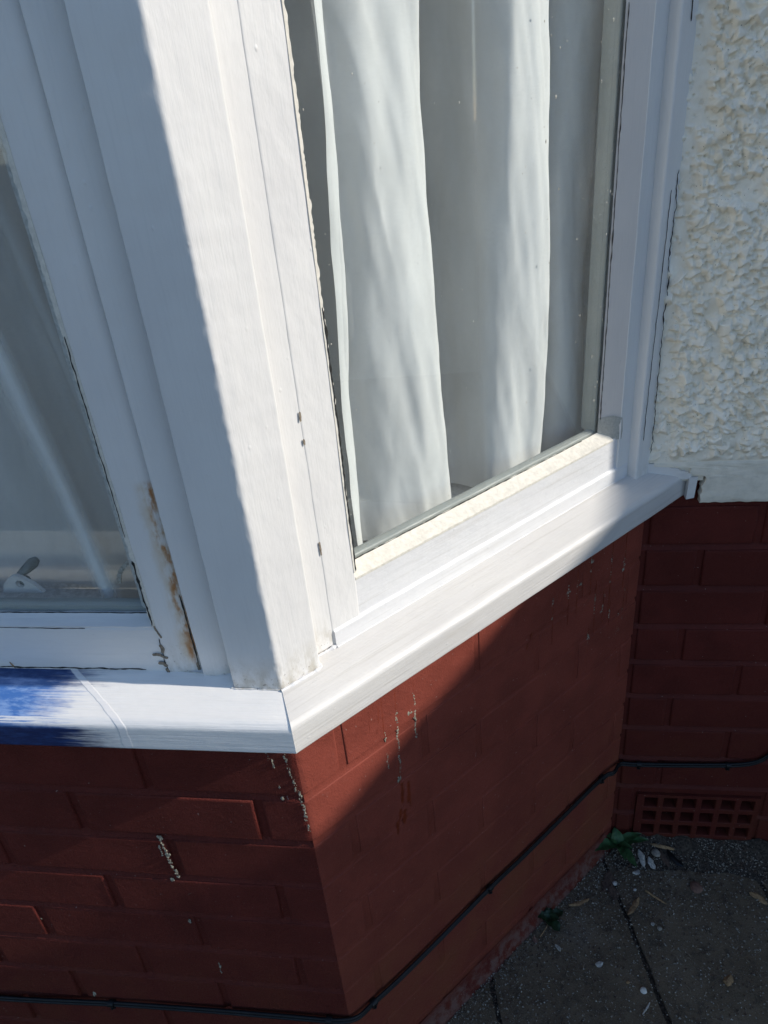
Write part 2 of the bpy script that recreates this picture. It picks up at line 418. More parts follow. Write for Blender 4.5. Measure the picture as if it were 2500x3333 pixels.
# ------------------------------------------------------------------ ground
link('ground', mesh('ground', [(-90, -90, -.775), (90, -90, -.775), (90, 90, -.775), (-90, 90, -.775)], [(0, 1, 2, 3)]), M['dirt'], kind='structure')
pave = bpy.data.objects.new('pavement', box('pavement_bed', -2.4, -3.2, -.77, 3.0, .47, -.749)); pave.data.materials.append(M['dirt']); COL.objects.link(pave); pave['kind'] = 'structure'
dj = Vector((.207, -.978)).normalized(); pj = Vector((.978, .207))      # along / across the joints
SW, SL = .262, .60
def slab(i, j):
    g = .0045 + .001 * math.sin(i * 3 + j)
    o = Vector((.4265, .330)); V = []; F = []
    nx, ny = 10, 22
    a0, a1 = i * SW + g, (i + 1) * SW - g; b0, b1 = j * SL + g - .18, (j + 1) * SL - g - .18
    for s in range(nx + 1):
        for t in range(ny + 1):
            a = a0 + (a1 - a0) * s / nx; b = b0 + (b1 - b0) * t / ny
            edge = min(s, nx - s, t, ny - t) == 0
            p = o + pj * a + dj * b
            w = mnoise.noise_vector(Vector((p.x * 30, p.y * 30, i + j * 7)))
            q = p + Vector((w.x, w.y)) * (.0025 if edge else 0)
            V.append((q.x, q.y, -.74 - (.004 if edge else 0) + .0016 * w.z))
    for s in range(nx):
        for t in range(ny):
            k = s * (ny + 1) + t; F.append((k, k + ny + 1, k + ny + 2, k + 1))
    ring = [s * (ny + 1) for s in range(nx + 1)] + [nx * (ny + 1) + t for t in range(1, ny + 1)] + [s * (ny + 1) + ny for s in range(nx - 1, -1, -1)] + [t for t in range(ny - 1, 0, -1)]
    b = len(V)
    for r in ring: V.append((V[r][0], V[r][1], -.765))
    for q in range(len(ring)): F.append((ring[q], ring[(q + 1) % len(ring)], b + (q + 1) % len(ring), b + q))
    return mesh('paving_slab', V, F, 40)
for i in range(-4, 6):
    for j in range(0 if i != 0 else 0, 4):
        c = Vector((.4265, .330)) + pj * (i + .5) * SW + dj * ((j + .5) * SL - .18)
        if c.y > .75 or (c.x < -.1 and c.y > .25): continue
        link('paving_slab', slab(i, j), M['slab'], pave)
# strip of soil and cement against the walls
def mound(name, pts, w, h, mat):
    P = spline([(x, y, 0) for x, y in pts], 14); V = []; F = []
    for i, p in enumerate(P):
        d = (P[min(i + 1, len(P) - 1)] - P[max(i - 1, 0)]).normalized(); nn = Vector((d.y, -d.x, 0))
        for q in range(7):
            t = q / 6; b = p + nn * (t * w)
            ns = mnoise.noise(Vector((b.x * 45, b.y * 45, 1.3))) + .6 * mnoise.noise(Vector((b.x * 130, b.y * 130, 4)))
            z = -.7415 + h * (1 - t) ** 1.6 * (1 + .6 * ns) - (.006 if q == 6 else 0)
            V.append((b.x, b.y, z))
    for i in range(len(P) - 1):
        for q in range(6): F.append((i * 7 + q, i * 7 + q + 1, i * 7 + q + 8, i * 7 + q + 7))
    return mesh(name, V, F, 80)
link('soil', mound('soil', [(XI + .002, DW - .001), (.55, DW - .001), (.7, DW - .001), (1.4, DW - .001)], .075, .020, M['dirt']), M['dirt'], kind='stuff',
     label='strip of dark soil and grit under the red brick wall with the vent', cat='soil')

# ------------------------------------------------------------------ brick walls
JT = .010                                                      # joint height
BRICKS = {}
def brick_mesh(L, H=.065, D=.09, r=.0026):
    key = (round(L, 3), round(H, 3), r)
    if key in BRICKS: return BRICKS[key]
    V = []; F = []
    rings = [(r + .0015, 0), (r, 0), (.3 * r, .3 * r), (0, r), (0, D)]
    for ins, y in rings: V += [(ins, y, ins), (L - ins, y, ins), (L - ins, y, H - ins), (ins, y, H - ins)]
    F.append((0, 1, 2, 3))
    for k in range(4):
        for j in range(4): F.append((k * 4 + j, k * 4 + (j + 1) % 4, k * 4 + 4 + (j + 1) % 4, k * 4 + 4 + j))
    me = mesh('brick', V, F, 50); BRICKS[key] = me; return me
def squint_mesh(Lf, Lc, H=.065, D=.09, r=.0026):
    """corner brick bent round the arris of the bay: Lf along the front, Lc along the canted side"""
    V = []; F = []
    Cd = Vector((CA, SA, 0)); Nd = Vector((SA, -CA, 0))
    def pt(s, y, z, side):
        if side == 'f': return Vector((s, y, z))
        return Cd * s - Nd * y + Vector((0, 0, z))
    for ins, y in [(r + .0015, 0), (r, 0), (.3 * r, .3 * r), (0, r), (0, D)]:
        for zz in (ins, H - ins):
            m = -TH * y
            V += [pt(-Lf + ins, y, zz, 'f'), pt(min(m - .008, -.008), y, zz, 'f'), pt(min(m - .006, -.006), y, zz, 'f'), pt(m - .0025, y, zz, 'f') * .5 + pt(TH * y + .0025, y, zz, 'c') * .5,
                  pt(max(TH * y + .006, .006), y, zz, 'c'), pt(max(TH * y + .008, .008), y, zz, 'c'), pt(Lc - ins, y, zz, 'c')]
    def a(k, zz, i): return k * 14 + zz * 7 + i
    for i in range(6): F.append((a(0, 0, i), a(0, 0, i + 1), a(0, 1, i + 1), a(0, 1, i)))
    for k in range(4):
        for i in range(6):
            F.append((a(k, 0, i), a(k, 0, i + 1), a(k + 1, 0, i + 1), a(k + 1, 0, i)))
            F.append((a(k, 1, i), a(k, 1, i + 1), a(k + 1, 1, i + 1), a(k + 1, 1, i)))
        for i in (0, 6): F.append((a(k, 0, i), a(k, 1, i), a(k + 1, 1, i), a(k + 1, 0, i)))
    me = mesh('brick', V, F, 50)
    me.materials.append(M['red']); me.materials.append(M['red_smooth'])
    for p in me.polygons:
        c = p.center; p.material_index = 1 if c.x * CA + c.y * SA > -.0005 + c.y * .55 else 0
    return me
def mortar_prof(z_top, n, z_off, rec=1.0, z_bot=None):
    """weather-struck joints: recessed under the upper brick, flush on the lower one"""
    P = [(.004, z_top)]
    for k in range(0, n + 1):
        zj = z_off - .075 * k
        if zj + .001 > z_top: continue
        P += [(.0036, zj + .0006), (.0060 * rec, zj - .0004), (.0009, zj - JT + .0006), (.0036, zj - JT)]
    zl = z_off - .075 * n - .08 if z_bot is None else z_bot
    P += [(.0036, zl), (.085, zl), (.085, z_top)]
    return P
bay = thing('brick_wall', 'red painted brick bay wall below the white window sill, turning a blunt corner', 'wall')
link('mortar', sweep_x('mortar', mortar_prof(.0195, 10, 0.0), -2.0, 0, 90, .0005, 30, 0, -TH), M['red'], bay)
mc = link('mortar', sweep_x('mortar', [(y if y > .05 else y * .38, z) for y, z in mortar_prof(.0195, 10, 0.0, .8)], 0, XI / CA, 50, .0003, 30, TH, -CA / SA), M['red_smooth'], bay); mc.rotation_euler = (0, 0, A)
NC = 10
sq = [squint_mesh(.171 - .005, .054 - .005, r=.0015), squint_mesh(.053 - .005, .172 - .005, r=.0015)]
sq_top = None
def place(name, me, m, parent, loc, rz=0.0):
    o = bpy.data.objects.new(name, me); COL.objects.link(o); o.parent = parent
    if not me.materials: me.materials.append(m)
    o.location = loc; o.rotation_euler = (random.gauss(0, .0025), random.gauss(0, .003), rz + random.gauss(0, .0012)); return o
def local(s, n, z):                                             # canted side: s along, n outwards
    return Vector((CA * s + SA * n, SA * s - CA * n, z))
for k in range(NC):
    zb = -.075 * (k + 1)
    me = sq[k % 2]
    o = bpy.data.objects.new('brick', me); COL.objects.link(o); o.parent = bay; o.location = (0, 0, zb)
    xj = -.171 if k % 2 == 0 else -.053
    while xj > -1.5:
        L = .2165 - JT
        place('brick', brick_mesh(L), M['red'], bay, (xj - .005 - L, random.gauss(0, .0006), zb))
        xj -= .2165
    sj = .054 if k % 2 == 0 else .172
    end = XI / CA
    while sj < end - .02:
        L = min(.2105, end - sj + .006) - JT
        p = local(sj + .005, random.gauss(0, .00015), zb)
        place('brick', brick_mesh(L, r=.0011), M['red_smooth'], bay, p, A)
        sj += .2105
# squint bricks carry both reds: the shaded copy in front, the sunlit copy beside
link('plinth_fillet', None or mesh('plinth_fillet', *(lambda P: P)(
    (lambda n=40: ([tuple(local(s / n * (XI / CA - .005), nn + .002 * mnoise.noise(Vector((s * .7, q, 0))), z)) for s in range(n + 1) for q, (nn, z) in enumerate(((.001, -.700), (.004, -.712), (.009, -.728), (.016, -.742), (.018, -.76)))],
                    [(s * 5 + q, s * 5 + q + 1, s * 5 + q + 6, s * 5 + q + 5) for s in range(n) for q in range(4)]))()), smooth=80), M['red_dusty'], bay)

mainw = thing('brick_wall', 'dark red painted brick house wall under the cream render, with a vent at its foot', 'wall', (0, DW, 0))
ZM = -.0552
X1 = 2.6
link('mortar', sweep_x('mortar', mortar_prof(.10, 7, ZM, 1.0, -.604), XI, X1, 70, .0004, 30), M['red_main'], mainw)
low = [(.0036, -.6045), (.0036, -.6545), (.006, -.6548), (.0009, -.6645), (.0036, -.6655), (.0036, -.79), (.085, -.79), (.085, -.6045)]
link('mortar', sweep_x('mortar', low, XI, .4675, 8, .0004, 30), M['red_main'], mainw)
link('mortar', sweep_x('mortar', low, .6865, X1, 40, .0004, 30), M['red_main'], mainw)
mj = {0: .515, 1: .5135, 2: .621, 3: .504, 4: .602, 5: .501, 6: .606, 7: .501}
for k in range(10):
    zb = ZM - .075 * k
    if k == 0:
        bounds = [XI + .004, .59, .806, 1.02, 1.24]
    elif k <= 7:
        j = mj[k]; bounds = [XI + .003, j] + [j + .2165 * q for q in range(1, 4)]
        if j > .6: bounds = [XI + .003] + bounds[1:]
    elif k in (8, 9):
        bounds = [XI + .003, .4655] if k == 8 else [XI + .003, .4655]
        b2 = [.6885, .80, 1.0165, 1.233]
        for a, b in zip(b2[:-1], b2[1:]): place('brick', brick_mesh(b - a - JT), M['red_main'], mainw, (a + .005, random.gauss(0, .0005), zb))
    for a, b in zip(bounds[:-1], bounds[1:]):
        place('brick', brick_mesh(b - a - JT), M['red_main'], mainw, (a + .005, random.gauss(0, .0006), zb))

# air brick: terracotta grid of square holes, painted over
def air_brick():
    x0, x1, z1, z0 = .468, .686, -.6055, -.745
    xs = [x0]; zs = []
    nxh, nzh = 6, 4
    px = .0343; hw = .0235
    V = []; F = []
    xe = [x0 + .0140 + px * i for i in range(nxh)]
    ze = [z1 - .0085 - .0375 * j for j in range(nzh)]
    D = .085
    gx = [x0] + [v for e in xe for v in (e, e + hw)] + [x1]
    gz = [z1] + [v for e in ze for v in (e, max(e - .0255, z0 + .001))] + [z0]
    idx = {}
    def vert(i, j, y):
        key = (i, j, y)
        if key not in idx: idx[key] = len(V); V.append((gx[i], y, gz[j]))
        return idx[key]
    for i in range(len(gx) - 1):
        for j in range(len(gz) - 1):
            hole = i % 2 == 1 and j % 2 == 1
            if not hole: F.append((vert(i, j, 0), vert(i + 1, j, 0), vert(i + 1, j + 1, 0), vert(i, j + 1, 0)))
            else:
                # tapering funnel walls
                a = [vert(i, j, 0), vert(i + 1, j, 0), vert(i + 1, j + 1, 0), vert(i, j + 1, 0)]
                xa, xb, za, zb = gx[i], gx[i + 1], gz[j], gz[j + 1]
                b = len(V); t = .0055
                V.extend([(xa + t, D, za - t * .3), (xb - t * .4, D, za - t * .3), (xb - t * .4, D, zb + t), (xa + t, D, zb + t)])
                for q in range(4): F.append((a[q], a[(q + 1) % 4], b + (q + 1) % 4, b + q))
    b = len(V); V.extend([(x0, 0, z0), (x1, 0, z0), (x1, 0, z1), (x0, 0, z1), (x0, D, z0), (x1, D, z0), (x1, D, z1), (x0, D, z1)])
    for q in range(4): F.append((b + q, b + (q + 1) % 4, b + 4 + (q + 1) % 4, b + 4 + q))
    me = bpy.data.meshes.new('air_brick'); me.from_pydata(V, [], F); me.update()
    bm = bmesh.new(); bm.from_mesh(me); bmesh.ops.remove_doubles(bm, verts=bm.verts, dist=1e-6); bmesh.ops.recalc_face_normals(bm, faces=bm.faces)
    es = [e for e in bm.edges if all(abs(v.co.y) < 1e-6 for v in e.verts) and e.calc_face_angle(0) > .5]
    bmesh.ops.bevel(bm, geom=es, offset=.0012, segments=1, affect='EDGES'); bm.to_mesh(me); bm.free()
    return me
ab = link('air_brick', air_brick(), M['red_main'], mainw, label='red painted air brick with a grid of square holes')
ab.location = (0, -.0015, 0)
link('vent_back', box('vent_back', .47, .086, -.745, .685, .096, -.607), M['crack'], mainw)  # near-black plate behind the holes: their darkness put into the colour

# ------------------------------------------------------------------ pebbledash render above the main wall
PY = .444
pw = thing('rendered_wall', 'cream painted pebbledash wall right of the bay window', 'wall', (0, PY, 0))
def pebbles():
    st = .001
    x0, x1, z0, z1 = .402, .98, .088, .86
    nx, nz = int((x1 - x0) / st), int((z1 - z0) / st)
    H = np.zeros((nz, nx), np.float32)
    gx = np.arange(nx); gz = np.arange(nz)
    cell = .0062
    pts = []
    for a in np.arange(x0, x1, cell):
        for b in np.arange(z0, z1, cell * .9):
            pts.append((a + rng.uniform(-.5, .5) * cell, b + rng.uniform(-.5, .5) * cell))
    pts = np.array(pts); rng.shuffle(pts)
    # patches where the stones were lost or smeared over
    def patch(x, z): return mnoise.noise(Vector((x * 22, z * 22, 3.1))) + .5 * mnoise.noise(Vector((x * 60, z * 60, 8)))
    for (a, b) in pts:
        dens = patch(a, b)
        edge = (a - .418) < .022 + .014 * mnoise.noise(Vector((b * 40, 2, 0)))
        if dens > .32 or (edge and rng.random() < .85) or (b < .108 and rng.random() < .7): continue
        if rng.random() < .12: continue
        rad = .0023 + .0056 * rng.random() ** 1.6; asp = rng.uniform(.5, 1.0); hh = rad * rng.uniform(.75, 1.45)
        w = int(rad / st) + 4
        ci, cj = int((a - x0) / st), int((b - z0) / st)
        i0, i1, j0, j1 = max(ci - w, 0), min(ci + w, nx), max(cj - w, 0), min(cj + w, nz)
        if i1 <= i0 or j1 <= j0: continue
        X, Z = np.meshgrid((gx[i0:i1] - ci) * st, (gz[j0:j1] - cj) * st)
        th = rng.uniform(0, 6.28); U = X * np.cos(th) + Z * np.sin(th); Vv = (-X * np.sin(th) + Z * np.cos(th)) / asp
        tilt = rng.normal(0, .5, 2)
        h = hh + tilt[0] * U + tilt[1] * Vv
        nf = rng.integers(3, 6); off = rng.uniform(0, 6.28)
        for f in range(nf):
            ang = off + f * 6.283 / nf + rng.uniform(-.35, .35); rr = rad * rng.uniform(.7, 1.0); sl = rng.uniform(1.1, 3.0)
            dd = U * np.cos(ang) + Vv * np.sin(ang)
            h = np.minimum(h, hh * 1.05 + sl * (rr - dd) - hh * .5)
        sub = H[j0:j1, i0:i1]; np.maximum(sub, h, out=sub)
    # coats of masonry paint soften the stones
    for _ in range(1):
        Hp = np.pad(H, 1, mode='edge')
        Hb = (Hp[:-2, 1:-1] + Hp[2:, 1:-1] + Hp[1:-1, :-2] + Hp[1:-1, 2:] + 2 * Hp[1:-1, 1:-1]) / 6
        H = np.maximum(Hb, H * .8).astype(np.float32)
    n1 = rng.normal(0, 1, (nz // 6 + 2, nx // 6 + 2)); n2 = rng.normal(0, 1, (nz // 25 + 2, nx // 25 + 2))
    def up(a):
        zi = np.linspace(0, a.shape[0] - 1.01, nz); xi = np.linspace(0, a.shape[1] - 1.01, nx)
        z_, x_ = np.floor(zi).astype(int), np.floor(xi).astype(int); fz, fx = (zi - z_)[:, None], (xi - x_)[None]
        fz = fz * fz * (3 - 2 * fz); fx = fx * fx * (3 - 2 * fx)
        return (a[z_][:, x_] * (1 - fz) + a[z_ + 1][:, x_] * fz) * (1 - fx) + (a[z_][:, x_ + 1] * (1 - fz) + a[z_ + 1][:, x_ + 1] * fz) * fx
    H = H + .00045 * up(n1) + .0011 * up(n2)
    # pits
    for _ in range(2200):
        ci, cj = rng.integers(5, nx - 5), rng.integers(5, nz - 5); w = rng.integers(1, 3)
        H[cj - w:cj + w, ci - w:ci + w] -= rng.uniform(.001, .003)
    # flush towards the smooth band at the foot and towards the post
    zz = z0 + gz * st; xx = x0 + gx * st
    ef = np.clip((zz - .0895) / .012, 0, 1)[:, None] * np.clip((xx - .412) / .014, .35, 1)[None]
    H = H * ef
    co = np.empty((nz, nx, 3), np.float32)
    co[..., 0] = xx[None]; co[..., 2] = zz[:, None]; co[..., 1] = -H
    return co.reshape(-1, 3), nx, nz
def grid_mesh(name, co, nx, nz):
    i = np.arange((nz - 1) * nx).reshape(nz - 1, nx)[:, :-1].ravel()
    q = np.stack([i, i + 1, i + nx + 1, i + nx], 1).astype(np.int32)
    me = bpy.data.meshes.new(name); me.vertices.add(len(co)); me.vertices.foreach_set('co', co.ravel())
    me.loops.add(q.size); me.loops.foreach_set('vertex_index', q.ravel())
    me.polygons.add(len(q)); me.polygons.foreach_set('loop_start', np.arange(0, q.size, 4, dtype=np.int32))
    me.update(calc_edges=True); me.shade_smooth(); return me
co, nx_, nz_ = pebbles()
link('pebbledash', grid_mesh('pebbledash', co, nx_, nz_), M['render'], pw, kind='stuff')
link('render_backing', box('render_backing', .402, .004, .086, 2.6, .011, .86), M['render'], pw)
link('render_upper', box('render_upper', .402, .0, .858, 2.6, .0115, 1.6), M['render'], pw)
link('render_side', box('render_side', .978, .0, .088, 2.6, .0038, .857), M['render'], pw)
def band():
    # smooth bell-cast band under the pebbledash with a ragged lower edge and a broken left end
    nx, nz = 150, 16; x1 = 1.6; V = []; F = []
    for i in range(nx + 1):
        t = (i / nx) ** 1.6
        for j in range(nz + 1):
            u = j / nz
            z = .0235 + (.0915 - .0235) * u
            xl = .4985 + (.006 * mnoise.noise(Vector((z * 90, 3, 1))) + .003 * mnoise.noise(Vector((z * 260, 5, 1)))) - (.0 if u > .25 else .003)
            if z > .080: xl = .428
            elif z > .066: xl = .4780 + .002 * mnoise.noise(Vector((z * 300, 3, 1)))
            x = xl + (x1 - xl) * t
            e = .0012 * mnoise.noise(Vector((x * 90, 0, 7))) if j == 0 else 0
            y = -.0010 - .0014 * mnoise.noise(Vector((x * 18, z * 25, 2))) - .0008 * mnoise.noise(Vector((x * 60, z * 160, 4)))
            if j == 0: y += .0015
            if j == nz: y += .003
            V.append((x, y, z + e))
    b = len(V)
    for i in range(nx + 1):
        for j in range(nz + 1): V.append((V[i * (nz + 1) + j][0], .0118, V[i * (nz + 1) + j][2]))
    def a(i, j, o=0): return o + i * (nz + 1) + j
    for i in range(nx):
        for j in range(nz): F.append((a(i, j), a(i + 1, j), a(i + 1, j + 1), a(i, j + 1)))
        F.append((a(i, 0), a(i + 1, 0), a(i + 1, 0, b), a(i, 0, b))); F.append((a(i, nz), a(i + 1, nz), a(i + 1, nz, b), a(i, nz, b)))
    for j in range(nz):
        F.append((a(0, j), a(0, j + 1), a(0, j + 1, b), a(0, j, b))); F.append((a(nx, j), a(nx, j + 1), a(nx, j + 1, b), a(nx, j, b)))
    return mesh('plaster_band', V, F, 60)
link('plaster_band', band(), M['band'], pw, label='smooth cream band with a ragged lower edge')
link('render_fill', box('render_fill', .420, .0030, .058, .4975, .0118, .0950), M['band'], pw)
# white paint brushed over the foot of the render where it meets the sill
def ragged(name, x0, x1, z0, z1, y, amp, n=40, th=.0012):
    V = []; F = []
    for i in range(n + 1):
        x = x0 + (x1 - x0) * i / n
        f = (x - x0) / (x1 - x0); top = z1 - .0185 * f ** 1.4 + amp * (mnoise.noise(Vector((x * 110, 1, 2))) + .5 * mnoise.noise(Vector((x * 330, 1, 2))))
        for (yy, zz) in ((y, z0), (y, top), (y + th + .004, top + .0006), (y + th + .004, z0)): V.append((x, yy, zz))
    for i in range(n):
        for q in range(4): F.append((i * 4 + q, i * 4 + (q + 1) % 4, i * 4 + 4 + (q + 1) % 4, i * 4 + 4 + q))
    F.append((0, 1, 2, 3)); F.append((n * 4, n * 4 + 1, n * 4 + 2, n * 4 + 3))
    return mesh(name, V, F, 60)
link('paint_edge', ragged('paint_edge', .414, .480, .062, .0890, -.0006, .0026), M['rail'], pw, label='white paint brushed over the foot of the render')
# cracks between post and render
def crack(name, P, w0, w1, amp, fr, step=.0025, th=.0006, axis='y'):
    """thin dark jagged split drawn as a sliver of real depth along P (points in local space)"""
    Q = []; P = [Vector(p) for p in P]
    for a, b in zip(P[:-1], P[1:]):
        n = max(2, int((b - a).length / step))
        for i in range(n): Q.append(a.lerp(b, i / n))
    Q.append(P[-1]); V = []; F = []
    for i, p in enumerate(Q):
        d = (Q[min(i + 1, len(Q) - 1)] - Q[max(i - 1, 0)]).normalized()
        s = Vector((d.z, 0, -d.x)) if axis == 'y' else d.cross(Vector((0, 0, 1)))
        s.normalize()
        o = s * amp * (mnoise.noise(p * fr) + .5 * mnoise.noise(p * fr * 3.1))
        w = (w0 + (w1 - w0) * abs(mnoise.noise(p * fr * 1.7 + Vector((9, 2, 4))))) * .5
        if i in (0, len(Q) - 1): w *= .1
        V += [p + o - s * w, p + o + s * w, p + o + s * w + Vector((0, th, 0)), p + o - s * w + Vector((0, th, 0))]
    for i in range(len(Q) - 1):
        for q in range(4): F.append((i * 4 + q, i * 4 + (q + 1) % 4, i * 4 + 4 + (q + 1) % 4, i * 4 + 4 + q))
    return mesh(name, V, F)
link('crack', crack('crack', [(.4215, -.0040, .105), (.4205, -.0042, .20), (.4195, -.0042, .32), (.4185, -.0042, .46)], .0004, .0022, .0022, 75), M['crack'], pw)

# ------------------------------------------------------------------ window sill
sill = thing('window_sill', 'white painted timber sill wrapped round the bay corner, old blue paint at its left end', 'sill')
SP = [(.075, .030), (-.034, .029), (-.038, .031), (-.038, .0600), (-.033, .0655), (-.0, .0740), (.075, .0905)]
sp = fillet(SP, [0, .002, .002, .003, .004, 0, 0], 4)
link('front_board', sweep_x('front_board', sp, -1.6, 0, 110, .0003, 16, 0, -TH, 60), M['sill_front'], sill, label='front board, blue at the left end')
SP2 = [(.075, .030), (-.034, .029), (-.038, .031), (-.038, .0625), (-.033, .067), (-.0, .0745), (.075, .0905)]
sb = link('side_board', sweep_x('side_board', fillet(SP2, [0, .002, .002, .0035, .005, 0, 0], 4), 0, (DW - .001) / SA, 90, .0003, 16, TH, -CA / SA, 60), M['sill_side'], sill)
sb.rotation_euler = (0, 0, A)
# end return of the sill against the wall
e0 = local((DW - .001) / SA + CA / SA * .038, .038, 0)
link('end_cap', mesh('end_cap', [(e0.x - .001, .4425, .030), (e0.x + .010, .4435, .032), (e0.x + .0115, .4435, .0655), (e0.x - .0005, .4405, .0645), (e0.x - .001, .456, .030), (e0.x + .010, .456, .032), (e0.x + .0115, .456, .0655), (e0.x - .0005, .456, .0645)],
     [(0, 1, 2, 3), (4, 5, 6, 7), (0, 1, 5, 4), (1, 2, 6, 5), (2, 3, 7, 6), (3, 0, 4, 7)]), M['rail'], sill)

# ------------------------------------------------------------------ corner post and end post
ZT = 1.50
post = thing('corner_post', 'thick white painted corner post between the two bay windows, dirty at its foot', 'post')
inner = local(.046, 0, 0)
pp = [(-.048, .0021), (0, 0), (inner.x, inner.y), (inner.x - .05 * SA, inner.y + .05 * CA), (-.02, .06), (-.048, .06)]
link('post_body', sweep_z('post_body', fillet(pp, [.0014, .0022, .0022, 0, 0, 0], 4), .066, ZT, 380, .00042, 34, 60), M['post'], post)
pm = [o for o in post.children if o.name.startswith('post_body')][0].data
for v in pm.vertices:
    d = math.hypot(v.co.x, v.co.y)
    if d < .0027:
        k_ = mnoise.noise(Vector((v.co.z * 75, 1, 2))) + .8 * mnoise.noise(Vector((v.co.z * 210, 5, 2)))
        v.co += Vector((.40, -.92, 0)) * (.0006 * k_)
fp = [(-.0830, .0150), (-.0690, .0152), (-.0600, .0170), (-.0530, .0205), (-.0475, .0265), (-.0475, .058), (-.0830, .058)]
link('front_bead', sweep_z('front_bead', fillet(fp, [.0014, 0, 0, 0, 0, 0, 0], 3), .068, ZT, 90, .0005, 30, 60), M['stile'], post)
cp = [(.0455, .0126), (.0730, .0126), (.0730, .058), (.0455, .058)]
cbd = link('side_bead', sweep_z('side_bead', cp, .080, ZT, 90, .0005, 30, 60), M['post'], post); cbd.rotation_euler = (0, 0, A)
ep = thing('end_post', 'white painted post where the side window meets the pebbledash', 'post', (0, 0, 0), A)
link('post_body', sweep_z('post_body', fillet([(.582, -.004), (.627, -.004), (.627, .06), (.582, .06)], [.0035, .002, 0, 0], 3), .066, ZT, 100, .0005, 26, 60), M['stile'], ep)
link('crack', crack('crack', [(.6000, -.0052, .60), (.5985, -.0052, .70), (.5975, -.0052, .80)], .0008, .0028, .0015, 40), M['crack'], ep)
link('crack', crack('crack', [(.5905, -.0052, .13), (.5915, -.0052, .22), (.5935, -.0052, .32), (.5955, -.0052, .44)], .0002, .0011, .0012, 60), M['crack'], ep)

def caulk(name, pts, r, seed):
    P = spline(pts, 14); V = []; F = []; m = 7
    for i, p in enumerate(P):
        d = (P[min(i + 1, len(P) - 1)] - P[max(i - 1, 0)]).normalized(); a = d.cross(Vector((0, 0, 1))).normalized(); b = a.cross(d)
        rr = r * (.55 + .9 * abs(mnoise.noise(p * 130 + Vector((seed, 0, 0)))) + .5 * abs(mnoise.noise(p * 420)))
        for j in range(m):
            t = 6.283 * j / m; V.append(p + (a * math.cos(t) + b * math.sin(t)) * rr)
    for i in range(len(P) - 1):
        for j in range(m): F.append((i * m + j, i * m + (j + 1) % m, i * m + m + (j + 1) % m, i * m + m + j))
    return mesh(name, V, F, 70)
def st(s, y): return (s, y, .0745 + .215 * y)
pc = link('paint_seam', caulk('paint_seam', [st(-.001, -.0005), st(.02, -.0008), st(.044, -.0008), st(.0465, .004), st(.0475, .0115), st(.06, .012), st(.0725, .0115), st(.074, .0098)], .0021, 1), M['rail_side'], post); pc.rotation_euler = (0, 0, A)
link('paint_seam', caulk('paint_seam', [st(-.115, .0205), st(-.084, .0170), st(-.070, .0155), st(-.052, .0205), st(-.049, .004), st(-.0478, .0008), st(-.02, .0006), st(-.001, -.0002)], .0008, 2), M['post'], post)
pr = link('paint_seam', caulk('paint_seam', [st(.074, .0096), st(.2, .0097), st(.4, .0096), st(.575, .0097)], .0012, 3), M['rail_side'], post); pr.rotation_euler = (0, 0, A)
# ------------------------------------------------------------------ windows
def frost(n, x0, x1, z0, z1, y, r0, r1, seed, cond=None):
    rr = random.Random(seed); parts = []
    for _ in range(n):
        x, z = rr.uniform(x0, x1), rr.uniform(z0, z1)
        if cond and not cond(x, z): continue
        r = r0 + (r1 - r0) * rr.random() ** 3; h = r * rr.uniform(1, 2.4)
        V = [(x + r * math.cos(t), y, z + h * math.sin(t)) for t in (0, 1.05, 2.1, 3.14, 4.2, 5.25)] + [(x, y - r * .5, z)]
        parts.append((V, [(i, (i + 1) % 6, 6) for i in range(6)]))
    return parts
def jag_strip(name, x, y, z0, z1, w, amp, depth, axis='z', seed=0, step=.0022):
    """old broken putty or paint edge: a strip with one ragged side"""
    n = int((z1 - z0) / step); V = []; F = []
    for i in range(n + 1):
        z = z0 + (z1 - z0) * i / n
        o = amp * (mnoise.noise(Vector((z * 120, seed, 0))) + .6 * mnoise.noise(Vector((z * 420, seed, 3))))
        row = ((x, y), (x + w + o, y + .0004), (x + w + o, y + depth), (x, y + depth))
        for (a, b) in row: V.append((a, b, z) if axis == 'z' else (z, b, a))
    for i in range(n):
        for q in range(4): F.append((i * 4 + q, i * 4 + (q + 1) % 4, i * 4 + 4 + (q + 1) % 4, i * 4 + 4 + q))
    F.append((0, 1, 2, 3)); F.append((n * 4, n * 4 + 1, n * 4 + 2, n * 4 + 3))
    return mesh(name, V, F, 40)

# side (canted) window; local x runs along the side, y goes indoors
sw = thing('side_window', 'white framed side window of the bay with fresh cream putty and net curtain behind', 'window', (0, 0, 0), A)
link('stile', sweep_z('stile', fillet([(.0720, .0120), (.108, .0120), (.108, .0295), (.112, .0345), (.112, .062), (.0720, .062)], [.0018, .0016, 0, 0, 0, 0], 3), .079, ZT, 110, .0005, 30, 60), M['stile'], sw)
link('stile', sweep_z('stile', fillet([(.557, .0105), (.5825, .0105), (.5825, .062), (.552, .062), (.552, .0345), (.557, .0295)], [.0012, 0, 0, 0, 0, 0], 3), .079, ZT, 110, .0004, 30, 60), M['stile'], sw)
rp = [(.0098, .069), (.0098, .0955), (.0128, .0978), (.0135, .1415), (.018, .1425), (.031, .1435), (.0345, .1470), (.044, .1470), (.044, .125), (.062, .125), (.062, .070)]
link('bottom_rail', sweep_x('bottom_rail', fillet(rp, [0, .0016, .0015, .001, 0, 0, 0, 0, 0, .002, 0], 3), .0735, .5815, 90, .0004, 30), M['rail_side'], sw)
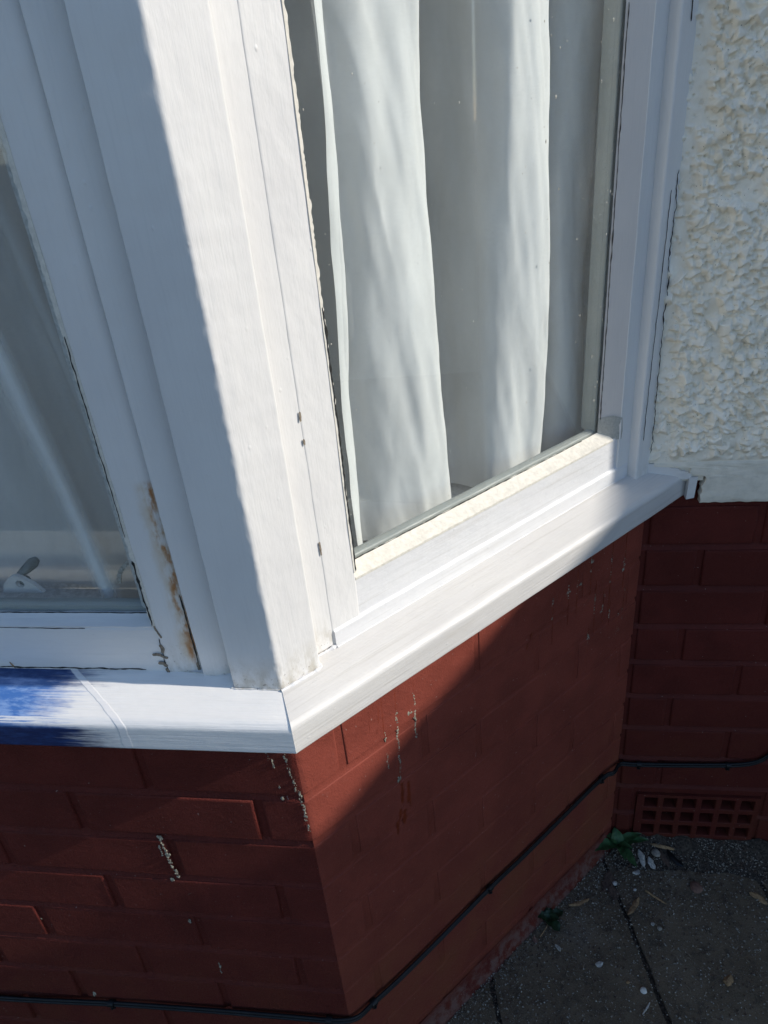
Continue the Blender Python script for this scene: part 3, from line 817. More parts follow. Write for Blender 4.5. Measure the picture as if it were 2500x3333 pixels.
def putty_x(name, x0, x1, y0, z0, y1, z1, amp, seed):
    n = 120; V = []; F = []
    for i in range(n + 1):
        x = x0 + (x1 - x0) * i / n
        o = amp * 1.6 * (mnoise.noise(Vector((x * 60, seed, 0))) + .5 * mnoise.noise(Vector((x * 260, seed, 2))))
        o2 = amp * .6 * mnoise.noise(Vector((x * 50, seed, 8)))
        for (y, z) in ((y0 - .0006, z0 - .0005 + o * .9), (y0 - .0004, z0 + .0012 + o * .6), ((y0 + y1) / 2, (z0 + z1) / 2 + .0010 + o * .3), (y1 - .0006, z1 + o2), (y1 - .0002, z1 + .0006 + o2), (y1, z0 - .001), (y0, z0 - .002)): V.append((x, y, z))
    m = 7
    for i in range(n):
        for q in range(m): F.append((i * m + q, i * m + (q + 1) % m, i * m + m + (q + 1) % m, i * m + m + q))
    F.append(tuple(range(m))); F.append(tuple(range(n * m, n * m + m)))
    return mesh(name, V, F, 50)
link('putty', putty_x('putty', .1085, .545, .0128, .1415, .0300, .1508, .0011, 2), M['putty'], sw, label='fresh cream putty along the bottom of the glass')
link('putty', sweep_z('putty', [(.5575, .0110), (.5575, .0300), (.5340, .0300)], .150, ZT - .05, 80, .0004, 30), M['putty_jamb'], sw)
link('putty', sweep_z('putty', [(.1075, .0130), (.1165, .0298), (.1075, .0298)], .146, ZT - .05, 120, .0008, 60), M['putty'], sw)
link('putty_end', mesh('putty_end', [(.560, .0100, .139), (.547, .0155, .1405), (.5335, .0295, .149), (.5335, .0295, .172), (.5475, .0165, .1745), (.5585, .0098, .170), (.561, .0098, .15), (.560, .031, .14), (.560, .031, .17)],
     [(0, 1, 4, 5, 6), (1, 2, 3, 4), (0, 7, 2, 1), (5, 4, 3, 8), (6, 5, 8, 7, 0)], 30), M['patch'], sw)
sp_ = link('pane', box('pane', .104, .0302, .144, .560, .0342, ZT - .04), M['glass'], sw)
parts = frost(260, .36, .545, .16, .66, .0300, .0003, .0011, 4, lambda x, z: random.random() < (.25 + .75 * ((x - .36) / .185))) + frost(60, .12, .36, .16, .66, .0300, .0003, .0008, 9)
dm = merge('paint_specks', parts); link('paint_specks', dm, M['flake'], sp_, kind='stuff')
bp = fillet([(.0345, .146), (.0345, .1515), (.038, .1535), (.0438, .1535), (.0438, .146)], [0, .003, .004, 0, 0], 3)
link('inner_strip', sweep_x('inner_strip', bp, .112, .552, 70, .0004, 40), M['inner_grey'], sw)  # solid grey strip set in for the putty's reflection in the glass
link('inner_strip', sweep_z('inner_strip', fillet([(.5525, .0345), (.5525, .060), (.5380, .060), (.5335, .048), (.5335, .0345)], [0, 0, .003, .004, .002], 3), .150, ZT, 70, .0004, 40), M['inner_grey'], sw)
link('head_rail', box('head_rail', .0735, .0065, ZT - .06, .5815, .062, ZT + .002), M['rail'], sw)
# broken edges: paint skin on the left stile beside the glass and the dark gap next to it
link('broken_edge', jag_strip('broken_edge', .1065, .0112, .15, .75, .0030, .0018, .004, seed=5), M['putty'], sw, kind='stuff')
link('crack', crack('crack', [(.1092, .0108, .152), (.1090, .0108, .25), (.1089, .0108, .33), (.1086, .0108, .41)], .0003, .0036, .0009, 55), M['crack'], sw)
for z0, z1, w in ((.187, .202, .0022), (.300, .306, .0024), (.322, .331, .0026)):
    link('chipped_paint', crack('chipped_paint', [(.0722, .0110, z0), (.0724, .0110, (z0 + z1) / 2), (.0722, .0110, z1)], w * .55, w, .0004, 150, step=.001), M['bare_wood'], sw)
link('crack', crack('crack', [(.5345, .0270, .17), (.5345, .0270, .30), (.5345, .0270, .45), (.5345, .0270, .62)], .0003, .0026, .0010, 60), M['crack'], sw)
link('crack', crack('crack', [(.112, .0292, .1512), (.20, .0292, .1512), (.33, .0292, .1512), (.50, .0292, .1512)], .0003, .0018, .0006, 70), M['crack'], sw)

# front window
fw = thing('front_window', 'white framed front window of the bay in shade, rust streak on its frame', 'window', (-.0037, .0060, -.0049))
link('stile', sweep_z('stile', fillet([(-.117, .0128), (-.0960, .0129), (-.0880, .0145), (-.0825, .0180), (-.0790, .0225), (-.0790, .062), (-.121, .062), (-.121, .0345), (-.117, .0295)], [.0014, 0, 0, 0, 0, 0, 0, 0, 0], 3), .071, ZT, 120, .0005, 30, 60), M['stile_front'], fw, label='right stile with a rust streak')
link('bottom_rail', sweep_x('bottom_rail', fillet([(.0138, .070), (.0138, .1355), (.0165, .1375), (.031, .1385), (.0345, .1420), (.043, .1420), (.043, .118), (.062, .118), (.062, .070)], [0, .002, 0, 0, 0, 0, 0, .003, 0], 3), -1.50, -.1165, 120, .0005, 30), M['rail'], fw)
link('putty', putty_x('putty', -1.48, -.1175, .0150, .1368, .0300, .1430, .0007, 6), M['rail'], fw)
link('putty', sweep_z('putty', [(-.1165, .0140), (-.1165, .0298), (-.1225, .0298)], .141, ZT - .05, 120, .0007, 60), M['putty_old'], fw)
link('broken_edge', jag_strip('broken_edge', -.1160, .0122, .14, .75, -.0040, .0016, .006, seed=9), M['putty'], fw, kind='stuff')
fp_ = link('pane', box('pane', -1.49, .0302, .1395, -.114, .0342, ZT - .04), M['glass'], fw)
link('inner_strip', sweep_x('inner_strip', fillet([(.0345, .1415), (.0345, .1480), (.038, .1515), (.0428, .1515), (.0428, .1415)], [0, .002, .002, 0, 0], 3), -1.49, -.1215, 90, .0005, 40), M['inner_grey'], fw)  # solid grey strip in place of the putty mirrored in the pane
link('inner_strip', sweep_z('inner_strip', fillet([(-.121, .0345), (-.121, .060), (-.1375, .060), (-.1375, .0345)], [0, 0, .003, .002], 3), .143, ZT, 80, .0004, 40), M['room_white'], fw)  # pale strip added behind the pane beside the stile
link('head_rail', box('head_rail', -1.50, .0065, ZT - .06, -.0805, .062, ZT + .002), M['rail'], fw)
link('crack', crack('crack', [(-1.2, .0288, .1436), (-.6, .0288, .1436), (-.3, .0288, .1438), (-.122, .0288, .1434)], .0004, .0020, .0006, 60), M['crack'], fw)
link('crack', crack('crack', [(-.80, .0134, .1362), (-.30, .0134, .1364), (-.19, .0134, .1360)], .0001, .0010, .0006, 50), M['crack'], fw)
link('crack', crack('crack', [(-.1183, .0118, .141), (-.1193, .0118, .17), (-.1190, .0118, .215)], .0006, .0050, .0012, 90), M['crack'], fw)
link('crack', crack('crack', [(-.1185, .0118, .24), (-.1188, .0118, .33), (-.1185, .0118, .42)], .0001, .0016, .0008, 70), M['crack'], fw)
link('crack', crack('crack', [(-.0846, .0156, .082), (-.0844, .0156, .12), (-.0847, .0156, .175)], .0004, .0024, .0007, 60), M['crack'], fw)
link('crack', crack('crack', [(-.0850, .0152, .082), (-.0852, .0152, .094)], .0018, .0042, .0012, 140, step=.001), M['bare_wood'], fw)
for P, w in ((((-.1166, .0121, .118), (-.1150, .0121, .112), (-.1166, .0121, .107)), .004), (((-.128, .0121, .1055), (-.120, .0121, .1045), (-.1125, .0121, .101)), .0036), (((-.1245, .0121, .0945), (-.1185, .0121, .0940), (-.1160, .0121, .0900)), .0048), (((-.1175, .0121, .088), (-.1165, .0121, .081)), .0042), (((-.1130, .0121, .126), (-.1160, .0121, .134), (-.1175, .0121, .141)), .0022)):
    link('chipped_paint', crack('chipped_paint', P, w * .7, w, .0008, 160, step=.0008), M['bare_wood'], fw)
link('crack', crack('crack', [(-.1162, .0122, .079), (-.1172, .0122, .10), (-.1160, .0122, .125)], .0003, .0012, .0010, 120), M['crack'], fw)
link('crack', crack('crack', [(-.30, .0131, .0855), (-.22, .0131, .0853), (-.14, .0131, .0850)], .0004, .0034, .0010, 60), M['crack'], fw)
link('glue_smear', crack('glue_smear', [(-.283, .0131, .084), (-.287, .0131, .092)], .001, .0026, .0006, 90), M['chip'], fw)

# far half of the bay, outside the picture, closing the room
lb = thing('bay_side', 'plain white and red left side of the bay closing the room', 'wall', (-1.6, 0, 0))
link('side_panel', mesh('side_panel', [(0, .02, -.76), (0, .02, 1.5), (-.45, .47, 1.5), (-.45, .47, -.76), (.03, .07, -.76), (.03, .07, 1.5), (-.42, .50, 1.5), (-.42, .50, -.76)],
     [(0, 1, 2, 3), (4, 5, 6, 7), (0, 1, 5, 4), (1, 2, 6, 5), (2, 3, 7, 6), (3, 0, 4, 7)]), M['red'], lb)
link('post_body', box('post_body', .0, .0, .07, .10, .06, 1.5), M['rail'], lb)
house = thing('house_wall', 'cream upper wall and bay roof of the house above the window', 'wall')
rm = [(-1.75, -.10), (.06, -.10), (.56, .435), (-2.2, .435)]
V = [(x, y, z) for z in (1.502, 1.60) for x, y in rm]
link('bay_roof', mesh('bay_roof', V, [(0, 1, 2, 3), (4, 5, 6, 7)] + [(i, (i + 1) % 4, 4 + (i + 1) % 4, 4 + i) for i in range(4)]), M['felt'], house)
link('upper_wall', box('upper_wall', -6, .447, 1.604, 3.4, .70, 5.6), M['render'], house)
link('lower_wall', box('lower_wall', .62, .545, -.78, 3.4, .75, 1.602), M['room'], house)
link('left_wall', box('left_wall', -6, .456, -.78, -2.04, .70, 1.602), M['red_main'], house)
link('end_wall', box('end_wall', 2.602, .452, -.78, 3.4, .54, 1.602), M['render'], house)

# room behind the glass
room = bpy.data.objects.new('room', box('room_shell', -2.3, .50, -.74, .60, 3.0, 1.598)); room.data.materials.append(M['room']); COL.objects.link(room); room['kind'] = 'structure'
bm = bmesh.new(); bm.from_mesh(room.data)
bmesh.ops.delete(bm, geom=[f for f in bm.faces if abs(f.calc_center_median().y - .50) < 1e-4], context='FACES'); bm.to_mesh(room.data); bm.free()
link('inner_wall', mesh('inner_wall', [(-1.6, .10, -.74), (-.04, .10, -.74), (.32, .50, -.74), (-2.0, .50, -.74), (-1.6, .10, .020), (-.04, .10, .020), (.32, .50, .020), (-2.0, .50, .020)], [(0, 1, 5, 4), (1, 2, 6, 5), (4, 5, 6, 7)]), M['room'], room)
link('inner_pier', mesh('inner_pier', [tuple(local(s, -n, z)) for z in (-.74, 1.5) for s, n in ((.59, .064), (.632, .064), (.80, .25), (.78, .27))], [(0, 1, 5, 4), (1, 2, 6, 5), (2, 3, 7, 6), (3, 0, 4, 7)]), M['room_white'], room)
# window boards indoors
wb = thing('window_board', 'white inner window board behind the glass of the front window', 'window board')
link('board', box('board', -1.5, .0645, .075, -.05, .134, .098), M['room_white'], wb)
link('upstand', sweep_x('upstand', fillet([(.135, .09), (.135, .108), (.141, .113), (.156, .114), (.156, .130), (.162, .135), (.21, .135), (.21, .09)], [0, .003, .003, 0, .004, .003, 0, 0], 3), -1.5, -.12, 20, .0004, 30), M['room_white'], wb)
wb2 = thing('window_board', 'white inner window board behind the glass of the side window', 'window board', (0, 0, 0), A)
link('board', box('board', .10, .0645, .070, .585, .26, .090), M['room_white'], wb2)

# ------------------------------------------------------------------ curtains
def curtain(name, ctrl, z0, z1, nz, fold_n=10, wr=.002, sway=None, seed=0.0, clear=None):
    top = spline([(a, b, 0) for a, b in ctrl], fold_n)
    V = []; F = []; m = len(top)
    for j in range(nz + 1):
        z = z0 + (z1 - z0) * j / nz
        for i, p in enumerate(top):
            q = Vector((p.x, p.y, z))
            if sway: q = sway(q, i / (m - 1))
            w = mnoise.noise_vector(Vector((q.x * 40 + seed, q.y * 40, z * 7))) * wr
            w += mnoise.noise_vector(Vector((q.x * 85 + z * 14 + seed, q.y * 30, z * 9))) * wr * .45 + mnoise.noise_vector(Vector((q.x * 70 - z * 30 + seed, 3, z * 26))) * wr * .22
            q = q + Vector((w.x, w.y, 0))
            V.append(q)
    for j in range(nz):
        for i in range(m - 1): F.append((j * m + i, j * m + i + 1, j * m + m + i + 1, j * m + m + i))
    me = mesh(name, V, F, 180)
    if clear is not None:
        row = np.interp(np.arange(m) / fold_n, np.arange(len(clear)), clear)
        at = me.attributes.new('clear', 'FLOAT', 'POINT'); at.data.foreach_set('value', np.tile(row, nz + 1).astype(np.float32))
    return me
cu = thing('net_curtain', 'white net curtain hanging in deep sunlit folds behind the side window', 'curtain', (0, 0, 0), A)
def sway_side(q, t):
    lean = (.62 - q.z)
    dx = -.030 * max(0, lean) * (1 if q.x < .21 else max(0, 1 - (q.x - .21) / .1))
    bell = max(0, .30 - q.z) / .22
    dx += .012 * bell ** 1.5 * (1 if .26 < q.x < .36 else 0) * min(1, (q.x - .26) / .05)
    return Vector((q.x + dx, q.y + .006 * math.sin(q.z * 9 + q.x * 30), q.z))
ctrl = [(.184, .088), (.196, .091), (.203, .104), (.209, .120), (.217, .113), (.231, .096), (.252, .087), (.276, .083), (.298, .085), (.311, .095), (.311, .112), (.316, .140), (.332, .172), (.352, .182), (.370, .165), (.381, .125), (.388, .090), (.402, .074), (.424, .069), (.450, .0675), (.470, .072), (.4775, .084), (.477, .108), (.482, .132), (.492, .140), (.500, .118), (.508, .094), (.524, .083), (.550, .080), (.572, .086), (.584, .100), (.588, .13), (.60, .16)]
M['voile_sheer'] = voile_mat('white_voile_single', (.78, .80, .80), .50)
CL = [.1, .1, .35, .4, .25, .08, .05, .05, .05, .05, .15, .45, .52, .52, .50, .42, .28, .10, .05, .04, .04, .04, .10, .4, .45, .4, .32, .28, .25, .3, .4, .45, .5]
link('fabric', curtain('fabric', ctrl, .1, ZT, 170, 10, .0036, sway_side, 0.0, CL), M['voile'], cu)
link('sheer', curtain('sheer', [(.02, .20), (.08, .16), (.125, .15), (.150, .155), (.166, .135), (.178, .11), (.1842, .0882)], .1, ZT, 120, 8, .003, sway_side), M['voile_sheer'], cu)
link('hem', curtain('hem', [(.1835, .0870), (.188, .0876), (.1945, .0898)], .098, ZT, 150, 4, .0028, sway_side), M['voile_hem'], cu)
cf = thing('net_curtain', 'sheer net curtain with one slanting bright fold behind the front window', 'curtain')
def sway_front(q, t):
    # the whole net is drawn aside towards the right as it falls
    u = max(0, .46 - q.z)
    k = math.exp(-((q.x + .21) / .14) ** 2)
    return Vector((q.x + .10 * (.40 - q.z) * k, q.y + .004 * math.sin(q.z * 8), q.z))
ctrl2 = [(-.95, .12), (-.88, .084), (-.80, .118), (-.72, .086), (-.64, .12), (-.55, .088), (-.47, .12), (-.40, .125), (-.34, .128), (-.29, .126), (-.258, .118), (-.240, .104), (-.230, .086), (-.223, .072), (-.2165, .0665), (-.211, .072), (-.206, .086), (-.198, .098), (-.187, .094), (-.176, .083), (-.168, .082), (-.160, .092), (-.148, .10), (-.13, .10)]
link('fabric', curtain('fabric', ctrl2, .1065, ZT, 120, 7, .0022, sway_front, 5.0), M['voile_front'], cf)

M['voile_fold_bright'] = voile_mat('white_voile_fold_bright', (.92, .93, .92), None)
wd = [-.018, -.013, -.009, -.005, -.0015, .0015, .005, .009, .013]
link('fold', curtain('fold', [(-.2165 + a, .0640 + 9 * a * a) for a in wd], .1065, ZT, 120, 3, .0034, sway_front, 5.0, [.97, .86, .66, .40, .08, .06, .45, .78, .97]), M['voile_fold_bright'], cf)  # pale feathered strip added over the fold, its brightness put into the colour
# stay and cord on the inside of the front window
stay = thing('casement_stay', 'white window stay bracket with a dull metal knob behind the front glass', 'window stay', (-.2865, .066, .1450))
hp = [(-.034, 0), (-.024, .004), (-.016, .0125), (-.008, .0195), (.0, .0215), (.008, .0185), (.018, .010), (.030, .0035), (.040, 0)]
stay.scale = (.78, .78, .78)
nH = 14; V = []; F = []
hole = [(.0035 + .0062 * math.cos(2 * math.pi * i / nH), .0082 + .0058 * math.sin(2 * math.pi * i / nH)) for i in range(nH)]
def outer(a):
    best = None
    cx, cz = .0035, .0082
    dx, dz = math.cos(a), math.sin(a)
    poly = hp + [(.040, -.006), (-.034, -.006)]
    for i in range(len(poly)):
        (x0, z0), (x1, z1) = poly[i], poly[(i + 1) % len(poly)]
        den = dx * (z1 - z0) - dz * (x1 - x0)
        if abs(den) < 1e-9: continue
        t = ((x0 - cx) * (z1 - z0) - (z0 - cz) * (x1 - x0)) / den; s = ((x0 - cx) * dz - (z0 - cz) * dx) / den
        if t > 0 and -1e-6 <= s <= 1 + 1e-6 and (best is None or t < best): best = t
    return (cx + dx * best, cz + dz * best)
out = [outer(2 * math.pi * i / nH) for i in range(nH)]
for y in (0, .006):
    V += [(x, y, z) for x, z in hole] + [(x, y, z) for x, z in out]
for i in range(nH):
    j = (i + 1) % nH
    F += [(i, j, nH + j, nH + i), (2 * nH + i, 2 * nH + j, 3 * nH + j, 3 * nH + i), (i, j, 2 * nH + j, 2 * nH + i), (nH + i, nH + j, 3 * nH + j, 3 * nH + i)]
link('bracket', mesh('bracket', V, F, 40), M['rail'], stay)
link('knob', tube('knob', [(.002, .007, .018), (.006, .016, .020), (.012, .028, .024), (.014, .034, .025)], [.0045, .0065, .0080, .005], 14), M['steel'], stay)
link('stay_pin', tube('stay_pin', [(.0035, .007, .006), (.0035, .016, .006)], .0055, 10), M['steel'], stay)
cordp = spline([(-.176, .068, .150), (-.172, .069, .162), (-.162, .072, .172), (-.146, .076, .176)], 10)
V = []; F = []
for i, p in enumerate(cordp):
    d = (cordp[min(i + 1, len(cordp) - 1)] - cordp[max(i - 1, 0)]).normalized(); s = Vector((d.z, 0, -d.x)) * (.0022 + .0004 * math.sin(i * 1.9))
    V += [p - s, p + s, p + s + Vector((0, .002, 0)), p - s + Vector((0, .002, 0))]
for i in range(len(cordp) - 1):
    for q in range(4): F.append((i * 4 + q, i * 4 + (q + 1) % 4, i * 4 + 4 + (q + 1) % 4, i * 4 + 4 + q))
link('cord', mesh('cord', V, F, 60), M['flake'], label='short curved white cord in the lower right corner of the front window', cat='cord')

# ------------------------------------------------------------------ cable along the brickwork
cab = thing('cable', 'thin black twin cable clipped along the foot of the red brick walls', 'cable')
def wl(s, n, z): return tuple(local(s, n, z))
main_path = [(-1.5, -.006, -.56), (-.9, -.006, -.545), (-.522, -.006, -.5335), (-.343, -.006, -.5215), (-.1885, -.006, -.5165), (-.06, -.0065, -.5145), (-.016, -.0065, -.5140)] + \
    [wl(.008, .0065, -.5185), wl(.0375, .006, -.5225), wl(.087, .006, -.5250), wl(.16, .006, -.5225), wl(.2734, .006, -.5155), wl(.353, .006, -.5165), wl(.466, .006, -.5120), wl(.5655, .006, -.5095), wl(.592, .012, -.511)] + \
    [(.428, .4475, -.516), (.4513, .4495, -.5180), (.494, .4505, -.5182), (.541, .4505, -.5167), (.614, .4505, -.5130), (.654, .4505, -.5055), (.676, .4505, -.487), (.70, .4505, -.45), (.725, .4505, -.41), (.80, .4505, -.365), (1.2, .4505, -.34), (2.5, .4505, -.33)]
c1 = spline(main_path, 8)
c2 = [p + Vector((0, -.0012, -.0042)) if True else p for p in c1]
link('strand', tube('strand', c1, .0023, 8), M['black'], cab); link('strand', tube('strand', c2, .0023, 8), M['black'], cab)
def clip_mesh():
    P = [tube('t', [(-.004, 0, -.002), (.004, 0, -.002)], .0052, 10)]
    me = P[0]
    bm = bmesh.new(); bm.from_mesh(me)
    bmesh.ops.create_cube(bm, size=1, matrix=Matrix.Translation((0, .001, -.0095)) @ Matrix.Diagonal((.006, .006, .008, 1)))
    bmesh.ops.create_cone(bm, cap_ends=True, segments=8, radius1=.0022, radius2=.0018, depth=.003, matrix=Matrix.Translation((0, -.003, -.010)) @ Matrix.Rotation(R(90), 4, 'X'))
    bm.to_mesh(me); bm.free(); me.name = 'cable_clip'; return me
cm = clip_mesh()
for (p, rz) in (((-.343, -.006, -.5215), 0), ((-.026, -.0065, -.514), 0), (wl(.0375, .006, -.5225), A), (wl(.2734, .006, -.5155), A), (wl(.5655, .006, -.5095), A), ((.462, .4505, -.5180), 0), ((.614, .4505, -.5130), 0), ((-.75, -.006, -.541), 0)):
    link('cable_clip', cm, M['black'], cab, loc=p, rot=(0, 0, rz))

# ------------------------------------------------------------------ old runs and crusts on the bricks
def run(parts, P, w, seed, th=.0007, blob=.5):
    th = min(th, .0010) * .45
    """one dried run down a wall: lumpy ribbon along P (local x,z with y = outwards -)"""
    rr = random.Random(seed); P = [Vector(p) for p in P]; Q = []
    for a, b in zip(P[:-1], P[1:]):
        n = max(2, int((b - a).length / .0018))
        Q += [a.lerp(b, i / n) for i in range(n)]
    Q.append(P[-1]); V = []; F = []
    for i, p in enumerate(Q):
        o = .0008 * mnoise.noise(Vector((p.z * 160, seed, 0)))
        ww = w * (.35 + blob * abs(mnoise.noise(Vector((p.z * 230, seed * 3, 1)))) * 2) * (.3 if i in (0, len(Q) - 1) else 1)
        V += [Vector((p.x + o - ww, .0001, p.z)), Vector((p.x + o, -th * (1 + rr.random()), p.z)), Vector((p.x + o + ww, .0001, p.z))]
    for i in range(len(Q) - 1):
        for q in range(2): F.append((i * 3 + q, i * 3 + q + 1, i * 3 + 4 + q, i * 3 + 3 + q))
    parts.append((V, F))
def crumbs(parts, x, z0, z1, n, r0, r1, spread):
    """flaky lumps left along a run: flattened irregular crumbs, thicker where they gather"""
    for _ in range(n):
        t = random.random(); z = z0 + (z1 - z0) * t; xx = x + random.gauss(0, spread) + .0012 * mnoise.noise(Vector((z * 90, x * 50, 1)))
        r = r0 + (r1 - r0) * random.random() ** 2.5; k_ = random.randint(5, 7); a0 = random.uniform(0, 6.28); el = random.uniform(1.0, 2.2)
        V = [Vector((xx + r * random.uniform(.6, 1.2) * math.cos(a0 + i * 6.283 / k_), .0002, z + el * r * random.uniform(.6, 1.2) * math.sin(a0 + i * 6.283 / k_))) for i in range(k_)]
        V.append(Vector((xx + random.gauss(0, r * .3), -r * random.uniform(.35, .8), z + random.gauss(0, r * .3))))
        parts.append((V, [(i, (i + 1) % k_, k_) for i in range(k_)]))
crust = []; red = []
S_ = 1
for s, z0, z1 in ((.413, -.035, -.10), (.447, -.03, -.085), (.466, -.02, -.075), (.497, -.01, -.060), (.547, .01, -.13), (.552, -.12, -.19), (.581, .012, -.09), (.588, -.11, -.20), (.577, -.15, -.21), (.512, -.06, -.14), (.50, -.14, -.20), (.533, -.09, -.13)):
    S_ += 1
    for q in range(3):
        a = z0 + (z1 - z0) * random.uniform(0, .7); b = a + (z1 - z0) * random.uniform(.08, .25)
        crumbs(crust, s, a, b, random.randint(5, 14), .0003, .0013, .0007)
        if random.random() < .4: crumbs(crust, s + random.gauss(0, .003), b - .003, b + .002, random.randint(5, 12), .0004, .0016, .0022)
    run(red, [(s, 0, z0), (s + .001, 0, z1 - .02)], .0013, S_ + 77, .0005, .25)
for s, zs in ((.113, ((.008, -.072),)), (.133, ((.006, -.052),)), (.161, ((.0, -.035),))):
    for a, b in zs: run(red, [(s, 0, a), (s - .001, 0, b)], .0024, S_ + 3, .0006, .25); S_ += 1
for s, a, b, w in ((.113, -.062, -.080, .0012), (.113, -.098, -.125, .0010), (.132, -.045, -.080, .0018), (.131, -.08, -.112, .0016), (.130, -.115, -.145, .0016), (.160, -.037, -.060, .0022), (.159, -.06, -.088, .0018), (.158, -.088, -.108, .0015), (.152, -.062, -.064, .004), (.128, -.147, -.156, .0020)):
    crumbs(crust, s, a, b, int(abs(b - a) * 1500 + 8), .0003, .0007 + w * .55, w * .5); S_ += 1
for s, a, b, w in ((.129, -.12, -.165, .0016), (.130, -.163, -.198, .0062), (.140, -.168, -.205, .0070), (.124, -.205, -.222, .005), (.130, -.212, -.236, .006), (.118, -.222, -.246, .0042), (.141, -.204, -.214, .003), (.108, -.020, -.046, .0028), (.104, -.052, -.060, .002), (.095, -.02, -.05, .0014), (.37, -.07, -.085, .003), (.362, -.085, -.096, .003)):
    run(red, [(s, 0, a), (s - .002, 0, b)], w, S_, .0005, .4); S_ += 1
dr = link('drip_crust', merge('drip_crust', crust, 60), M['drip_dry'], bay, kind='stuff', rot=(0, 0, A))
dr2 = link('paint_runs', merge('paint_runs', red, 60), M['drip_red'], bay, kind='stuff', rot=(0, 0, A))
fr = []
for x, a, b, w in ((-.030, .0, -.022, .0013), (-.026, -.02, -.038, .0016), (-.024, -.06, -.066, .0014), (-.012, .004, -.02, .0012), (-.010, -.02, -.045, .0018), (-.008, -.045, -.068, .0018), (-.004, -.066, -.086, .0020), (-.003, -.088, -.115, .0022), (-.002, -.12, -.132, .0014), (-.024, -.079, -.081, .003), (-.182, -.152, -.163, .0030), (-.180, -.165, -.180, .0022), (-.179, -.185, -.215, .0030), (-.176, -.215, -.229, .0026), (-.184, -.233, -.237, .003), (-.183, -.315, -.320, .003), (-.168, -.255, -.262, .0012), (-.163, -.41, -.435, .0013), (-.37, -.51, -.52, .004), (-.186, -.17, -.19, .0012), (-.05, -.022, -.0225, .0008), (-.39, -.335, -.337, .0012)):
    crumbs(fr, x, a, b, int(abs(b - a) * 1100 + 4), .0003, .0006 + w * .6, w * .45); S_ += 1
link('drip_crust', merge('drip_crust', fr, 60), M['drip_dry'], bay, kind='stuff')

# ------------------------------------------------------------------ weeds and litter on the slabs
def leaf_mesh(L, Wd, bend, lobes=0, seed=0):
    n = 10; V = []; F = []
    for i in range(n + 1):
        t = i / n
        w = Wd * (math.sin(math.pi * min(1, t ** .75 * 1.0)) ** .8) * (1 + (.22 * math.sin(t * lobes * 6.28) if lobes else 0)) + .0008
        z = bend * (t - 1.5 * t * t)
        for u in (-1, -.5, 0, .5, 1): V.append((t * L, u * w, z + abs(u) * w * .35 + .0012 * math.sin(t * 17 + u * 3 + seed)))
    for i in range(n):
        for q in range(4): F.append((i * 5 + q, i * 5 + q + 1, i * 5 + q + 6, i * 5 + q + 5))
    b = len(V); V += [(x, y, z - .0007) for x, y, z in V]
    F += [tuple(i + b for i in reversed(f)) for f in F[:]]
    return mesh('leaf', V, F, 180)
w1 = thing('weed', 'green weed with long oval leaves in the corner of the two red walls', 'weed', (.437, .432, -.729))
for ang, L, Wd, bend, tilt in ((200, .062, .0105, .018, 12), (8, .058, .0085, .020, 16), (20, .050, .008, .02, 25), (100, .030, .011, .01, 48), (-62, .055, .0085, .012, 10), (-80, .040, .006, .01, 20), (150, .030, .008, .02, 40), (-35, .030, .006, .012, 35)):
    o = link('leaf', leaf_mesh(L, Wd, bend, 0, ang), M['green'], w1); o.rotation_euler = (0, -R(tilt), R(ang)); o.location = (0, 0, .006)
w2 = thing('weed', 'small dark ivy sprig at the foot of the slanting red wall', 'weed', (.293, .282, -.735))
for ang, L, Wd, bend, tilt in ((120, .026, .010, .006, 10), (25, .030, .009, .006, 14), (-50, .028, .010, .006, 8), (-10, .020, .007, .005, 30), (170, .022, .008, .006, 20), (70, .018, .007, .005, 35)):
    o = link('leaf', leaf_mesh(L, Wd, bend, 1.5, ang), M['dark_green'], w2); o.rotation_euler = (0, -R(tilt), R(ang)); o.location = (0, 0, .004)
link('stem', tube('stem', [(0, 0, .004), (-.004, -.015, .003), (-.016, -.03, -.002)], .0008, 6), M['chip'], w2)

def chip_mesh(L, Wd, th, seed, sharp=.8):
    rr = random.Random(seed); n = 8; V = []; F = []
    for i in range(n + 1):
        t = i / n; w = Wd * (1 - abs(2 * t - 1) ** (2 + sharp)) * rr.uniform(.7, 1.1) + .0006
        c = Wd * .3 * math.sin(t * 4 + seed); z = th * (1.1 + .8 * math.sin(t * 3 + seed))
        for (u, zz) in ((-1, 0), (-.4, .8), (.3, 1.0), (1, 0.1), (0, -.3)): V.append((L * (t - .5), c + u * w, z * zz + th * .4))
    for i in range(n):
        for q in range(5): F.append((i * 5 + q, i * 5 + (q + 1) % 5, i * 5 + 5 + (q + 1) % 5, i * 5 + 5 + q))
    F.append(tuple(range(5))); F.append(tuple(range(n * 5, n * 5 + 5)))
    return mesh('chip', V, F, 35)
def stone_mesh(r, seed, flat=.6):
    bm = bmesh.new(); bmesh.ops.create_icosphere(bm, subdivisions=2, radius=r)
    for v in bm.verts:
        w = mnoise.noise(v.co * (60 * .012 / r * .012 / .012) + Vector((seed, 2, 1))); v.co *= 1 + .28 * w; v.co.z *= flat
    me = bpy.data.meshes.new('stone'); bm.to_mesh(me); bm.free(); me.shade_smooth(); me.set_sharp_from_angle(angle=R(30)); return me
GZ = -.7395
